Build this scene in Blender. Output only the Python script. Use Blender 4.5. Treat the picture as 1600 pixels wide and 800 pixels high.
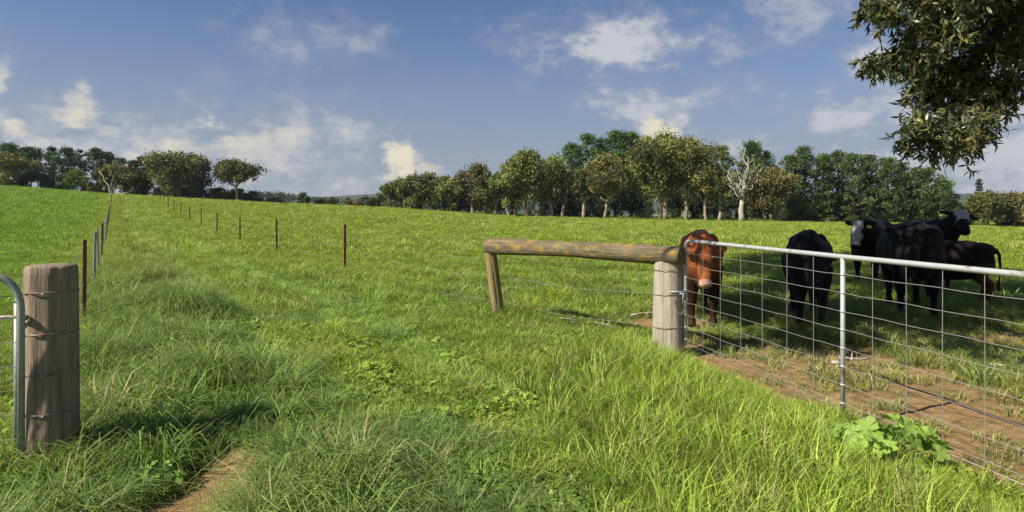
import bpy, math, random
import numpy as np
from mathutils import Vector, Matrix

# ------------------------------------------------------------------ clean
for o in list(bpy.data.objects): bpy.data.objects.remove(o)
S = bpy.context.scene
COL = S.collection
rng = np.random.default_rng(7)
R = math.radians

# ------------------------------------------------------------------ camera
EYE = 1.6
cd = bpy.data.cameras.new('camera'); cam = bpy.data.objects.new('camera', cd); COL.objects.link(cam)
cam.location = (0, 0, EYE); cam.rotation_euler = (R(90), 0, 0)
cd.sensor_width = 36; cd.lens = 22.5; cd.shift_y = -75/1600
cd.clip_start = 0.05; cd.clip_end = 9000
S.camera = cam
S.cycles.max_bounces = 5; S.cycles.diffuse_bounces = 3; S.cycles.transmission_bounces = 3; S.cycles.glossy_bounces = 2

# ------------------------------------------------------------------ light
SUN_EL = R(42)
SH = Vector((0.89, 0.455, 0)).normalized()          # direction the shadows fall
SUN_STR, SKY_STR, EXPO = 5.0, 0.12, 0.68
S.view_settings.view_transform = 'Standard'; S.view_settings.look = 'None'
S.view_settings.exposure = EXPO; S.view_settings.gamma = 1; S.view_settings.use_curve_mapping = False
ld = bpy.data.lights.new('sun', 'SUN'); lo = bpy.data.objects.new('sun', ld); COL.objects.link(lo)
ld.energy = SUN_STR; ld.angle = R(0.5); ld.color = (1, 0.93, 0.80)
ldir = Vector((SH.x*math.cos(SUN_EL), SH.y*math.cos(SUN_EL), -math.sin(SUN_EL)))
lo.rotation_euler = ldir.to_track_quat('-Z', 'Y').to_euler(); lo.location = (-8, -3, 20)

W = bpy.data.worlds.new('World'); S.world = W; W.use_nodes = True
nt = W.node_tree; nt.nodes.clear()
def nd(t, typ, **kw):
    n = t.nodes.new(typ)
    for k, v in kw.items(): setattr(n, k, v)
    return n
def mth(t, op, a, b=None, c=None, clamp=False):
    n = t.nodes.new('ShaderNodeMath'); n.operation = op; n.use_clamp = clamp
    for i, v in enumerate((a, b, c)):
        if v is None: continue
        if isinstance(v, (int, float)): n.inputs[i].default_value = v
        else: t.links.new(v, n.inputs[i])
    return n.outputs[0]
def mixc(t, fac, a, b, mode='MIX'):
    n = t.nodes.new('ShaderNodeMix'); n.data_type = 'RGBA'; n.blend_type = mode
    for i, v in ((0, fac), (6, a), (7, b)):
        if isinstance(v, (int, float)): n.inputs[i].default_value = v
        elif isinstance(v, (tuple, list)): n.inputs[i].default_value = (*v[:3], 1)
        else: t.links.new(v, n.inputs[i])
    return n.outputs[2]
def smooth(t, x, lo_, hi_):
    n = t.nodes.new('ShaderNodeMapRange'); n.interpolation_type = 'SMOOTHSTEP'
    t.links.new(x, n.inputs[0]); n.inputs[1].default_value = lo_; n.inputs[2].default_value = hi_
    return n.outputs[0]
def noise(t, vec, scale, detail=4, rough=0.55):
    n = t.nodes.new('ShaderNodeTexNoise'); n.inputs['Scale'].default_value = scale
    n.inputs['Detail'].default_value = detail; n.inputs['Roughness'].default_value = rough
    if vec is not None: t.links.new(vec, n.inputs['Vector'])
    return n
sky = nd(nt, 'ShaderNodeTexSky', sky_type='NISHITA', sun_disc=False)
sky.sun_elevation = SUN_EL; sky.sun_rotation = math.atan2(-SH.x, -SH.y) % (2*math.pi)
sky.air_density = 1.0; sky.dust_density = 0.6; sky.ozone_density = 2.0
tc = nd(nt, 'ShaderNodeTexCoord')
sep = nd(nt, 'ShaderNodeSeparateXYZ'); nt.links.new(tc.outputs['Generated'], sep.inputs[0])
X, Y, Z = sep.outputs
az = mth(nt, 'ARCTAN2', X, Y)
hyp = mth(nt, 'SQRT', mth(nt, 'ADD', mth(nt, 'MULTIPLY', X, X), mth(nt, 'MULTIPLY', Y, Y)))
el = mth(nt, 'ARCTAN2', Z, hyp)
comb = nd(nt, 'ShaderNodeCombineXYZ')
nt.links.new(az, comb.inputs[0]); nt.links.new(mth(nt, 'MULTIPLY', el, 1.5), comb.inputs[1])
n1 = noise(nt, comb.outputs[0], 9, 7, 0.62)
n2 = noise(nt, comb.outputs[0], 26, 5, 0.6)
n3 = noise(nt, comb.outputs[0], 4.2, 3, 0.5)
wob = mth(nt, 'SUBTRACT', n1.outputs[0], 0.5)
wob2 = mth(nt, 'SUBTRACT', n2.outputs[0], 0.5)
# clouds as (px, py, half width, half height, density, warmth) read off the photo, turned into directions
CL = [(985, 64, 150, 38, .95, 0), (880, 74, 60, 16, .7, 0), (330, 232, 190, 60, .72, .9), (500, 250, 170, 62, .62, .7), (60, 200, 150, 54, .62, .9), (1560, 230, 160, 100, .8, .1), (1390, 190, 90, 70, .6, .1), (975, 75, 90, 26, .8, 0),(975, 68, 115, 34, 1.0, 0), (985, 85, 40, 26, .8, 0), (885, 72, 38, 16, .7, 0), (1040, 60, 50, 30, .8, 0),
      (1020, 168, 95, 34, .85, 0), (1110, 145, 70, 22, .6, 0), (1135, 80, 34, 20, .7, 0), (440, 70, 55, 40, .6, 0), (525, 65, 58, 30, .62, 0),
      (350, 120, 32, 18, .55, 0), (778, 68, 24, 11, .35, 0), (822, 132, 18, 12, .3, 0), (1270, 15, 90, 36, .7, 0), (1250, 60, 90, 40, .2, 0),
      (330, 195, 34, 34, .95, 1), (360, 215, 60, 24, .8, 1), (290, 222, 34, 22, .8, 1), (225, 210, 36, 34, .6, 1),
      (125, 160, 28, 42, .75, 1), (120, 195, 46, 24, .85, 1), (20, 195, 40, 26, .85, 1), (0, 130, 22, 34, .75, 1), (55, 175, 26, 20, .5, 1),
      (420, 215, 42, 24, .75, 1), (430, 240, 210, 70, .8, .4), (525, 250, 34, 22, .6, 1), (430, 275, 26, 14, .7, 1), (560, 290, 40, 14, .6, 1),
      (625, 245, 38, 32, 1.05, 1), (645, 262, 40, 18, .8, 1), (1030, 208, 26, 26, .95, 1), (1130, 228, 60, 24, .7, .7),
      (1375, 110, 74, 44, 1.0, 0), (1350, 185, 100, 50, .9, 0), (1280, 195, 30, 20, .45, 0), (1580, 240, 150, 110, .95, .2), (1420, 250, 140, 50, .8, .4),
      (1530, 130, 130, 60, .75, 0), (820, 262, 330, 30, .16, .2), (120, 235, 260, 50, .85, .4), (1700, 60, 130, 60, .6, 0), (-160, 120, 150, 70, .7, .3)]
dens = None; warm = None
for (px, py, rx, ry, st, wm) in CL:
    u = (px-800)/1000; v = (325-py)/1000
    a = math.atan(u); e = math.atan(v*math.cos(a)); ra = rx/1000*math.cos(a)**2; re = ry/1000*math.cos(a)
    dx = mth(nt, 'DIVIDE', mth(nt, 'SUBTRACT', az, a), ra*1.75)
    dy = mth(nt, 'DIVIDE', mth(nt, 'SUBTRACT', el, e), re*1.75)
    d = mth(nt, 'SQRT', mth(nt, 'ADD', mth(nt, 'MULTIPLY', dx, dx), mth(nt, 'MULTIPLY', dy, dy)))
    m = mth(nt, 'SUBTRACT', 1.0, d)
    m = mth(nt, 'ADD', m, mth(nt, 'MULTIPLY', wob, 1.9 if rx > 140 else 2.9))
    m = mth(nt, 'ADD', m, mth(nt, 'MULTIPLY', wob2, 1.5))
    m = mth(nt, 'MULTIPLY', smooth(nt, m, -.12, 1.05 if st > .55 else 1.25), st)
    dens = m if dens is None else mth(nt, 'MAXIMUM', dens, m)
    if wm > 0:
        w_ = mth(nt, 'MULTIPLY', m, wm); warm = w_ if warm is None else mth(nt, 'MAXIMUM', warm, w_)
# everywhere else round the dome: loose scattered cumulus
back = mth(nt, 'MULTIPLY', smooth(nt, n3.outputs[0], .5, .68), smooth(nt, mth(nt, 'ABSOLUTE', az), .85, 1.1))
dens = mth(nt, 'MAXIMUM', dens, mth(nt, 'MULTIPLY', back, .75))
# warm creamy tops, grey-lilac bodies
shade = smooth(nt, mth(nt, 'ADD', dens, mth(nt, 'MULTIPLY', wob2, .35)), .25, 1.0)
K = 1/SKY_STR
ccool = mixc(nt, shade, (.20*K, .225*K, .285*K), (.37*K, .375*K, .395*K))
cwarm = mixc(nt, shade, (.24*K, .26*K, .31*K), (.52*K, .47*K, .36*K))
ccol = mixc(nt, smooth(nt, warm, .3, .9), ccool, cwarm)
hs = nd(nt, 'ShaderNodeHueSaturation'); hs.inputs['Saturation'].default_value = 0.95; hs.inputs['Value'].default_value = 1.0
nt.links.new(sky.outputs[0], hs.inputs['Color'])
skyt = mixc(nt, 1.0, hs.outputs[0], (.35, .385, .48), 'MULTIPLY')
SKY_TINT = skyt.node
hz = smooth(nt, el, .30, -.02)
skyt = mixc(nt, mth(nt, 'MULTIPLY', hz, .8), skyt, (.185*K, .210*K, .252*K))
fin = mixc(nt, mth(nt, 'MULTIPLY', dens, .93, clamp=True), skyt, ccol)
bg = nd(nt, 'ShaderNodeBackground'); bg.inputs['Strength'].default_value = SKY_STR
nt.links.new(fin, bg.inputs['Color'])
wo = nd(nt, 'ShaderNodeOutputWorld'); nt.links.new(bg.outputs[0], wo.inputs['Surface'])

# ------------------------------------------------------------------ helpers
def lerp(a, b, t): return a+(b-a)*t
def sst(x, a, b):
    t = np.clip((np.asarray(x, float)-a)/(b-a), 0, 1); return t*t*(3-2*t)
_perm = np.random.default_rng(3).random((512, 512))
def vnoise(x, y, s=1.0, o=0):
    x = np.asarray(x, float)/s+o*17.3+200; y = np.asarray(y, float)/s+o*31.7+200
    xi = np.floor(x).astype(int); yi = np.floor(y).astype(int); fx = x-xi; fy = y-yi
    fx = fx*fx*(3-2*fx); fy = fy*fy*(3-2*fy)
    p = lambda a, b: _perm[a % 512, b % 512]
    return (p(xi, yi)*(1-fx)+p(xi+1, yi)*fx)*(1-fy)+(p(xi, yi+1)*(1-fx)+p(xi+1, yi+1)*fx)*fy
def fbm(x, y, s=1.0, o=0, n=4):
    t = 0; a = 1; w = 0
    for i in range(n): t = t+a*vnoise(x, y, s/2**i, o+i); w += a; a *= .5
    return t/w

def tag(o, label=None, cat=None, group=None, kind=None):
    if label: o['label'] = label
    if cat: o['category'] = cat
    if group: o['group'] = group
    if kind: o['kind'] = kind
    return o
def empty(name, loc=(0, 0, 0), rz=0):
    o = bpy.data.objects.new(name, None); COL.objects.link(o); o.location = loc; o.rotation_euler = (0, 0, rz)
    o.empty_display_size = .2; return o
def mesh_np(name, V, F, mats=None, parent=None, smooth_=False, link=True):
    """F: (n,3) or (n,4) array, or list of lists"""
    me = bpy.data.meshes.new(name)
    V = np.asarray(V, np.float32)
    if isinstance(F, np.ndarray):
        n, k = F.shape
        me.vertices.add(len(V)); me.vertices.foreach_set('co', V.ravel())
        me.loops.add(n*k); me.loops.foreach_set('vertex_index', F.astype(np.int32).ravel())
        me.polygons.add(n); me.polygons.foreach_set('loop_start', np.arange(0, n*k, k, dtype=np.int32))
        me.update(calc_edges=True)
    else:
        me.from_pydata(V.tolist(), [], F)
    if smooth_: me.polygons.foreach_set('use_smooth', np.ones(len(me.polygons), bool))
    me.validate()
    o = bpy.data.objects.new(name, me)
    if link: COL.objects.link(o)
    if mats: me.materials.append(mats)
    if parent: o.parent = parent
    return o
def fattr(me, name, data, typ='FLOAT', dom='POINT'):
    a = me.attributes.new(name, typ, dom)
    data = np.asarray(data, np.float32)
    if typ == 'FLOAT': a.data.foreach_set('value', data.ravel())
    elif typ == 'INT': a.data.foreach_set('value', data.astype(np.int32).ravel())
    elif typ == 'FLOAT_VECTOR': a.data.foreach_set('vector', data.ravel())
    else:
        c = np.ones((len(data), 4), np.float32); c[:, :3] = data; a.data.foreach_set('color', c.ravel())
class MB:
    def __init__(s): s.v = []; s.f = []
    def add(s, V, F):
        b = len(s.v); s.v += [tuple(p) for p in V]; s.f += [[i+b for i in f] for f in F]
    def tube(s, pts, rad, seg=8, cap=True, closed=False):
        pts = [Vector(p) for p in pts]; n = len(pts)
        if isinstance(rad, (int, float)): rad = [rad]*n
        V = []; F = []
        prev = None
        for i, p in enumerate(pts):
            d = (pts[min(i+1, n-1)]-pts[max(i-1, 0)])
            d = d.normalized() if d.length > 1e-9 else Vector((0, 0, 1))
            if prev is None:
                a = d.orthogonal().normalized()
            else:
                a = (prev-d*prev.dot(d)); a = a.normalized() if a.length > 1e-6 else d.orthogonal().normalized()
            prev = a; b = d.cross(a)
            for k in range(seg):
                t = 2*math.pi*k/seg; V.append(p+(a*math.cos(t)+b*math.sin(t))*rad[i])
        for i in range(n-1):
            for k in range(seg):
                k2 = (k+1) % seg
                F.append([i*seg+k, i*seg+k2, (i+1)*seg+k2, (i+1)*seg+k])
        if cap:
            F.append(list(range(seg))[::-1]); F.append([(n-1)*seg+k for k in range(seg)])
        s.add(V, F)
    def ellipsoid(s, c, r, seg=16, rings=10, M=None):
        V = []; F = []
        for i in range(rings+1):
            th = math.pi*i/rings
            for k in range(seg):
                ph = 2*math.pi*k/seg
                p = Vector((math.sin(th)*math.cos(ph)*r[0], math.sin(th)*math.sin(ph)*r[1], math.cos(th)*r[2]))
                if M is not None: p = M @ p
                V.append(p+Vector(c))
        for i in range(rings):
            for k in range(seg):
                k2 = (k+1) % seg; F.append([i*seg+k, (i+1)*seg+k, (i+1)*seg+k2, i*seg+k2])
        s.add(V, F)
    def box(s, c, d, M=None):
        V = []
        for x in (-.5, .5):
            for y in (-.5, .5):
                for z in (-.5, .5):
                    p = Vector((x*d[0], y*d[1], z*d[2]))
                    if M is not None: p = M @ p
                    V.append(p+Vector(c))
        s.add(V, [[0, 1, 3, 2], [4, 6, 7, 5], [0, 4, 5, 1], [2, 3, 7, 6], [0, 2, 6, 4], [1, 5, 7, 3]])
    def build(s, name, mat, parent=None, smooth_=True):
        return mesh_np(name, s.v, s.f, mat, parent, smooth_)

def new_mat(name):
    m = bpy.data.materials.new(name); m.use_nodes = True; t = m.node_tree; t.nodes.clear()
    out = nd(t, 'ShaderNodeOutputMaterial'); return m, t, out
def princ(t, out, rough=.6, spec=.5, metal=0.):
    p = nd(t, 'ShaderNodeBsdfPrincipled'); p.inputs['Roughness'].default_value = rough
    p.inputs['Specular IOR Level'].default_value = spec; p.inputs['Metallic'].default_value = metal
    t.links.new(p.outputs[0], out.inputs[0]); return p
def bump(t, h, p, strength=.5, dist=.01):
    b = nd(t, 'ShaderNodeBump'); b.inputs['Strength'].default_value = strength; b.inputs['Distance'].default_value = dist
    t.links.new(h, b.inputs['Height']); t.links.new(b.outputs[0], p.inputs['Normal'])
def objco(t, sc=(1, 1, 1), which='Object'):
    c = nd(t, 'ShaderNodeTexCoord'); m = nd(t, 'ShaderNodeMapping'); m.inputs['Scale'].default_value = sc
    t.links.new(c.outputs[which], m.inputs['Vector']); return m.outputs[0]
def ramp(t, x, stops):
    r = nd(t, 'ShaderNodeValToRGB'); t.links.new(x, r.inputs[0]); e = r.color_ramp.elements
    while len(e) > 1: e.remove(e[-1])
    e[0].position = stops[0][0]; e[0].color = (*stops[0][1], 1)
    for p, c in stops[1:]:
        q = e.new(p); q.color = (*c, 1)
    return r.outputs[0]
def attr(t, name, typ='GEOMETRY', o='Color'):
    a = nd(t, 'ShaderNodeAttribute'); a.attribute_name = name; a.attribute_type = typ
    return a.outputs[o]

# ------------------------------------------------------------------ terrain
_U = [-1.2, -.8, -.63, -.4, -.3, -.2, 0, .2, .35, .6, .8, 1.2]
_Z = [6.0, 5.35, 3.95, 2.45, 1.98, 1.5, .1, -.45, -.7, -1.15, -1.85, -2.6]
def ground_z(x, y):
    x = np.asarray(x, float); y = np.asarray(y, float)
    r = np.hypot(x, y); u = x/np.maximum(y, np.maximum(3, .6*r))
    z = np.interp(u, _U, _Z)*sst(y, 25, 116)
    z = z-np.clip(y-135, 0, 600)*.02
    lv = (x+2.84)*.848+(y-3.95)*.530; bank = np.exp(-((lv-.95)/.55)**2)*sst(y, 3.6, 5.2)*(1-sst(y, 24, 40))
    z = z+bank*(.05+.22*sst(fbm(x, y, .9, 15, 2), .35, .75))
    z = z+(fbm(x, y, 5.0, 3, 2)-.5)*.12*sst(r, 3, 9)+(fbm(x, y, 1.1, 5, 3)-.5)*.05
    return z
# lane: wheel tracks run from the gateway back along the left fence
FD = Vector((-.621, 1, 0)).normalized()              # common direction of both fences
FN = Vector((FD.y, -FD.x, 0))                        # to the right of it
LP0 = Vector((-2.84, 3.95, 0)); RP0 = Vector((-4.19, 16, 0))
def lane(x, y): return (x-LP0.x)*FN.x+(y-LP0.y)*FN.y         # 0 on the left fence
GA = Vector((1.90, 7.0, 0)); GD = Vector((.228, -.974, 0)).normalized(); GN = Vector((-GD.y, GD.x, 0))
def gateside(x, y): return (x-GA.x)*GN.x+(y-GA.y)*GN.y       # >0 beyond the gate, in the paddock
def dirt_mask(x, y):
    g = gateside(x, y); along = (x-GA.x)*GD.x+(y-GA.y)*GD.y
    w = (fbm(x, y, .9, 11)-.5)
    # worn strip on the paddock side of the gate, and a worn patch where the cattle stand
    a = sst(g+w*1.0+(fbm(x, y, .22, 29, 3)-.5)*.5, -.30, .02)*(1-sst(g+w*2.4, 1.8, 2.8))*sst(along+w*1.2, -1.2, .2)
    b = np.exp(-(((x-2.2)/1.15)**2+((y-8.9)/.75)**2))*1.1*sst(w, -.25, .1)
    b2 = np.exp(-(((x-1.0)/1.0)**2+((y-8.3)/.35)**2))*.8*sst(w, -.2, .1)
    c = np.exp(-(((x-6.6)/1.5)**2+((y-7.6)/1.0)**2))*1.1
    holes = sst(fbm(x*.8+y*.6, y*.8-x*.6, .5, 37, 3), .61, .70)      # grass tufts surviving on the worn strip
    a = np.maximum.reduce([a*(1-.8*holes*sst(g, .35, 1.1)), b, b2, c])
    # bare wheel track at the bottom left
    tx = -1.62-(y-3.4)*.0
    d = np.abs((x+1.70)+w*.22)
    tr = (1-sst(d, .24, .36))*(1-sst(y+w*.3, 4.0, 4.4))
    return np.clip(np.maximum(a, tr), 0, 1)

# palette field: rgb tint for grass at x,y
def tint_field(x, y):
    x = np.asarray(x, float); y = np.asarray(y, float); r = np.hypot(x, y); n = len(np.atleast_1d(x))
    bright = np.array([.275, .360, .046]); mid = np.array([.228, .315, .050]); blue = np.array([.175, .262, .066])
    past = np.array([.290, .350, .042]); straw = np.array([.40, .36, .15]); deep = np.array([.160, .290, .028])
    p1 = fbm(x, y, 2.2, 41); p2 = fbm(x, y, .8, 43); p3 = fbm(x, y, 14, 45, 3); l = lane(x, y); g = gateside(x, y)
    c = mid[None]*np.ones((n, 1))
    def mx(c, col, w): w = np.clip(w, 0, 1)[:, None]; return c*(1-w)+col[None]*w
    c = mx(c, blue, sst(p1, .5, .62)*.8)
    c = mx(c, bright, sst(p2, .5, .62)*.6)
    c = mx(c, past, sst(r, 9, 24)*(.7+.6*(p3-.3)))
    c = mx(c, blue, (1-sst(np.abs(l-.75), .5, 1.3))*(1-sst(r, 9, 30))*.75)
    c = mx(c, bright, sst(x+(p1-.5)*1.5, .2, 1.1)*(1-sst(y+(p2-.5), 5.6, 6.8))*(1-sst(g, -.1, .2))*.9)
    c = mx(c, deep, (1-sst(l, -2.5, 0))*sst(r, 5, 12)*.7)
    ln = 1-sst(np.abs(l-1.0+(p1-.5)*.7), .25, .9)
    trk = np.maximum(1-sst(np.abs(l-1.75+(p1-.5)*.3), .12, .32), 1-sst(np.abs(l-3.15+(p1-.5)*.3), .12, .32))
    c = mx(c, np.array([.29, .40, .085]), trk*sst(y, 4.5, 6)*.9)
    c = mx(c, straw, ln*sst(r, 8, 14)*.22)
    c = mx(c, straw, sst(p2*.6+p1*.4, .60, .72)*.22*(1-sst(r, 10, 30)))
    c = mx(c, np.array([.30, .27, .10]), sst(g, .0, .5)*(1-sst(r, 9, 13))*sst(p2, .35, .6)*.6)
    c = mx(c, mid, sst(p3, .55, .7)*.45*sst(r, 15, 30))
    dmk = dirt_mask(x, y)*(r < 12); c = mx(c, straw*.9, sst(dmk, .3, .8)*.45)
    return c

rr = np.concatenate([[0.0], np.linspace(.4, 2.4, 8), np.linspace(2.6, 12, 150), 12*np.geomspace(1.02, 6000/12, 130)])
NA = 900
aa = np.linspace(0, 2*np.pi, NA, endpoint=False)
aa = aa-0.42*np.sin(aa-np.pi/2)*-1*0  # even spacing
RR, AA = np.meshgrid(rr[1:], aa, indexing='ij')
GX = np.concatenate([[0], (RR*np.cos(AA)).ravel()]); GY = np.concatenate([[0], (RR*np.sin(AA)).ravel()])
GZ = ground_z(GX, GY)
DM = dirt_mask(GX, GY)
near = 1-sst(np.hypot(GX, GY), 10, 14)
GZ = GZ-DM*.03*near+(fbm(GX*.8+GY*.6, GY*.8-GX*.6, .34, 51, 5)-.5)*.055*near*DM
nr = len(rr)-1
i, j = np.meshgrid(np.arange(nr-1), np.arange(NA), indexing='ij'); j2 = (j+1) % NA
F = np.stack([1+i*NA+j, 1+(i+1)*NA+j, 1+(i+1)*NA+j2, 1+i*NA+j2], -1).reshape(-1, 4)
j = np.arange(NA); tri = np.stack([np.zeros(NA, int), 1+j, 1+(j+1) % NA, 1+(j+1) % NA], -1)
gm, t, out = new_mat('ground_soil_and_turf')
p = princ(t, out, .95, .15)
co = objco(t)
tf = attr(t, 'turf'); dm = attr(t, 'dirt', o='Fac')
na = noise(t, co, 9, 6, .65); nb = noise(t, co, 60, 4, .7); nc = noise(t, co, .6, 5, .6)
soil = ramp(t, na.outputs[0], [(.3, (.17, .10, .045)), (.46, (.32, .20, .090)), (.64, (.42, .285, .14)), (.8, (.50, .38, .21))])
soil = mixc(t, smooth(t, nb.outputs[0], .58, .72), soil, (.42, .35, .20))
nd_ = noise(t, co, 1.7, 5, .6)
soil = mixc(t, smooth(t, nd_.outputs[0], .5, .66), soil, mixc(t, .55, soil, (.12, .13, .04)))
vor = nd(t, 'ShaderNodeTexVoronoi'); vor.inputs['Scale'].default_value = 38; t.links.new(co, vor.inputs['Vector'])
soil = mixc(t, mth(t, 'MULTIPLY', smooth(t, vor.outputs['Distance'], .22, .10), smooth(t, nd_.outputs[0], .42, .5)), soil, (.10, .065, .04))
thatch = mixc(t, na.outputs[0], (.045, .065, .018), tf)
thatch = mixc(t, smooth(t, nb.outputs[0], .45, .75), thatch, tf)
rr_ = nd(t, 'ShaderNodeNewGeometry')
ln_ = nd(t, 'ShaderNodeVectorMath', operation='LENGTH'); t.links.new(rr_.outputs['Position'], ln_.inputs[0])
far = smooth(t, ln_.outputs['Value'], 12, 45)
tfar = mixc(t, smooth(t, nc.outputs[0], .3, .7), mixc(t, .35, tf, (.03, .05, .01)), tf)
turf = mixc(t, far, thatch, tfar)
t.links.new(mixc(t, dm, turf, soil), p.inputs['Base Color'])
bump(t, mth(t, 'ADD', na.outputs[0], mth(t, 'MULTIPLY', nb.outputs[0], .5)), p, 1.0, .05)
ground = mesh_np('ground', np.stack([GX, GY, GZ], -1), F, gm, None, True)
tri3 = tri[:, :3]
cap = mesh_np('tmp', np.stack([GX, GY, GZ], -1)[:NA+1], tri3, gm, None, True)
import bmesh
bm = bmesh.new(); bm.from_mesh(cap.data)
bm2 = bmesh.new(); bm2.from_mesh(ground.data); bm2.verts.ensure_lookup_table()
for k in range(NA): bm2.faces.new([bm2.verts[0], bm2.verts[1+k], bm2.verts[1+(k+1) % NA]])
bm2.to_mesh(ground.data); bm.free(); bm2.free(); bpy.data.objects.remove(cap)
ground.data.polygons.foreach_set('use_smooth', np.ones(len(ground.data.polygons), bool))
fattr(ground.data, 'turf', tint_field(GX, GY)*.75, 'FLOAT_COLOR'); fattr(ground.data, 'dirt', DM)
tag(ground, kind='structure')

# ------------------------------------------------------------------ materials
def leaf_mat(name, transl=.35, rough=.5, spec=.35, inst=False, col=None, jitter=.35):
    m, t, out = new_mat(name)
    if inst: base = attr(t, 'tint', 'INSTANCER')
    elif col: base = nd(t, 'ShaderNodeRGB').outputs[0]; base.default_value = (*col, 1)
    else: base = attr(t, 'tone')
    v = attr(t, 'bv', 'GEOMETRY', 'Fac')
    c = mixc(t, 1.0, base, mixc(t, v, (1-jitter,)*3, (1+jitter,)*3), 'MULTIPLY')
    if inst: c = mixc(t, smooth(t, v, .965, .985), c, (.42, .36, .16))
    p = nd(t, 'ShaderNodeBsdfPrincipled'); p.inputs['Roughness'].default_value = rough; p.inputs['Specular IOR Level'].default_value = spec
    t.links.new(c, p.inputs['Base Color'])
    tr = nd(t, 'ShaderNodeBsdfTranslucent')
    t.links.new(mixc(t, 1.0, c, (1.0, 1.2, .5), 'MULTIPLY'), tr.inputs['Color'])
    mx = nd(t, 'ShaderNodeMixShader'); mx.inputs[0].default_value = transl
    t.links.new(p.outputs[0], mx.inputs[1]); t.links.new(tr.outputs[0], mx.inputs[2]); t.links.new(mx.outputs[0], out.inputs[0])
    return m
M_GRASS = leaf_mat('grass_blades', .28, .5, .3, inst=True, jitter=.5)
M_LEAF = leaf_mat('tree_leaves', .22, .6, .2, jitter=.45)
M_GUM = leaf_mat('gum_leaves', .22, .38, .5, jitter=.5)
M_MALLOW = leaf_mat('mallow_leaves', .4, .5, .3, col=(.29, .42, .085), jitter=.3)

def bark_mat(name, c1, c2, c3=None, sc=(6, 6, 1.2)):
    m, t, out = new_mat(name); p = princ(t, out, .9, .2)
    n = noise(t, objco(t, sc), 3, 6, .65)
    n2 = noise(t, objco(t, (1, 1, .6)), 2.2, 3, .5)
    c = ramp(t, n.outputs[0], [(.3, c1), (.7, c2)])
    if c3: c = mixc(t, smooth(t, n2.outputs[0], .5, .62), c, c3)
    t.links.new(c, p.inputs['Base Color']); bump(t, n.outputs[0], p, .6, .03); return m
M_PALE = bark_mat('pale_bark', (.20, .165, .12), (.36, .31, .24), (.18, .12, .075))
M_BARK = bark_mat('dark_bark', (.07, .05, .035), (.16, .12, .09))
M_GREYB = bark_mat('grey_brown_bark', (.17, .14, .11), (.32, .27, .21))
M_DEAD = bark_mat('dead_wood', (.30, .26, .20), (.50, .45, .38))

def metal_mat(name, c, rough=.45, metal=.6, rust=None, amt=.6):
    m, t, out = new_mat(name); p = princ(t, out, rough, .5, metal)
    n = noise(t, objco(t), 30, 4, .6); n2 = noise(t, objco(t), 6, 5, .6)
    col = mixc(t, n.outputs[0], tuple(x*.8 for x in c), tuple(min(1, x*1.15) for x in c))
    if rust: col = mixc(t, smooth(t, n2.outputs[0], amt, amt+.12), col, rust)
    t.links.new(col, p.inputs['Base Color']); bump(t, n.outputs[0], p, .15, .002); return m
M_GALV = metal_mat('galvanised_steel', (.44, .455, .455), .55, .3, (.24, .19, .14), .56)
M_GALVOLD = metal_mat('weathered_galvanised_pipe', (.30, .33, .32), .55, .4, (.28, .20, .13), .56)
M_WIRE = metal_mat('galvanised_wire', (.34, .325, .32), .5, .4)
M_OLDWIRE = metal_mat('old_fence_wire', (.26, .23, .21), .6, .3, (.20, .10, .05), .5)
M_RUST = metal_mat('rusty_steel', (.20, .075, .035), .85, 0., (.10, .04, .025), .5)
M_WHITEPK = metal_mat('pale_painted_steel', (.42, .40, .36), .6, .1, (.25, .20, .15), .6)

def post_mat(name, c0, c1, c2, lichen, lam=.6, axis='Z', lcol2=None):
    m, t, out = new_mat(name); p = princ(t, out, .92, .15)
    sc = {'Z': (14, 14, 1.0), 'X': (1.0, 14, 14)}[axis]
    g = noise(t, objco(t, sc), 2.2, 7, .68); f = noise(t, objco(t, tuple(s*3 for s in sc)), 3, 4, .7)
    b = noise(t, objco(t, tuple(min(2.2, max(q, 1.0)) for q in sc)), 5.5, 8, .72); b2 = noise(t, objco(t), 11, 5, .7)
    c = ramp(t, g.outputs[0], [(.25, c0), (.5, c1), (.72, c2)])
    c = mixc(t, mth(t, 'MULTIPLY', smooth(t, f.outputs[0], .56, .72), .6), c, tuple(x*.35 for x in c0))
    c = mixc(t, mth(t, 'MULTIPLY', smooth(t, mth(t, 'ADD', mth(t, 'MULTIPLY', b.outputs[0], .7), mth(t, 'MULTIPLY', b2.outputs[0], .3)), lam, lam+.12), .9), c, lichen)
    if lcol2: c = mixc(t, mth(t, 'MULTIPLY', smooth(t, b2.outputs[0], .58, .66), .8), c, lcol2)
    t.links.new(c, p.inputs['Base Color'])
    bump(t, mth(t, 'ADD', g.outputs[0], mth(t, 'MULTIPLY', f.outputs[0], .6)), p, .9, .012); return m
M_POSTL = post_mat('weathered_brown_post', (.12, .088, .062), (.265, .205, .15), (.38, .31, .235), (.22, .21, .14), .56)
M_POSTR = post_mat('silvered_grey_post', (.20, .165, .12), (.37, .325, .25), (.50, .455, .37), (.30, .30, .19), .62)
M_RAIL = post_mat('lichened_rail', (.06, .048, .03), (.14, .115, .07), (.23, .195, .135), (.32, .20, .045), .485, 'X', (.16, .15, .10))
M_LEG = post_mat('lichened_leg', (.12, .09, .045), (.27, .21, .11), (.36, .30, .18), (.33, .23, .05), .47, 'Z', (.22, .21, .14))

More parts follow.
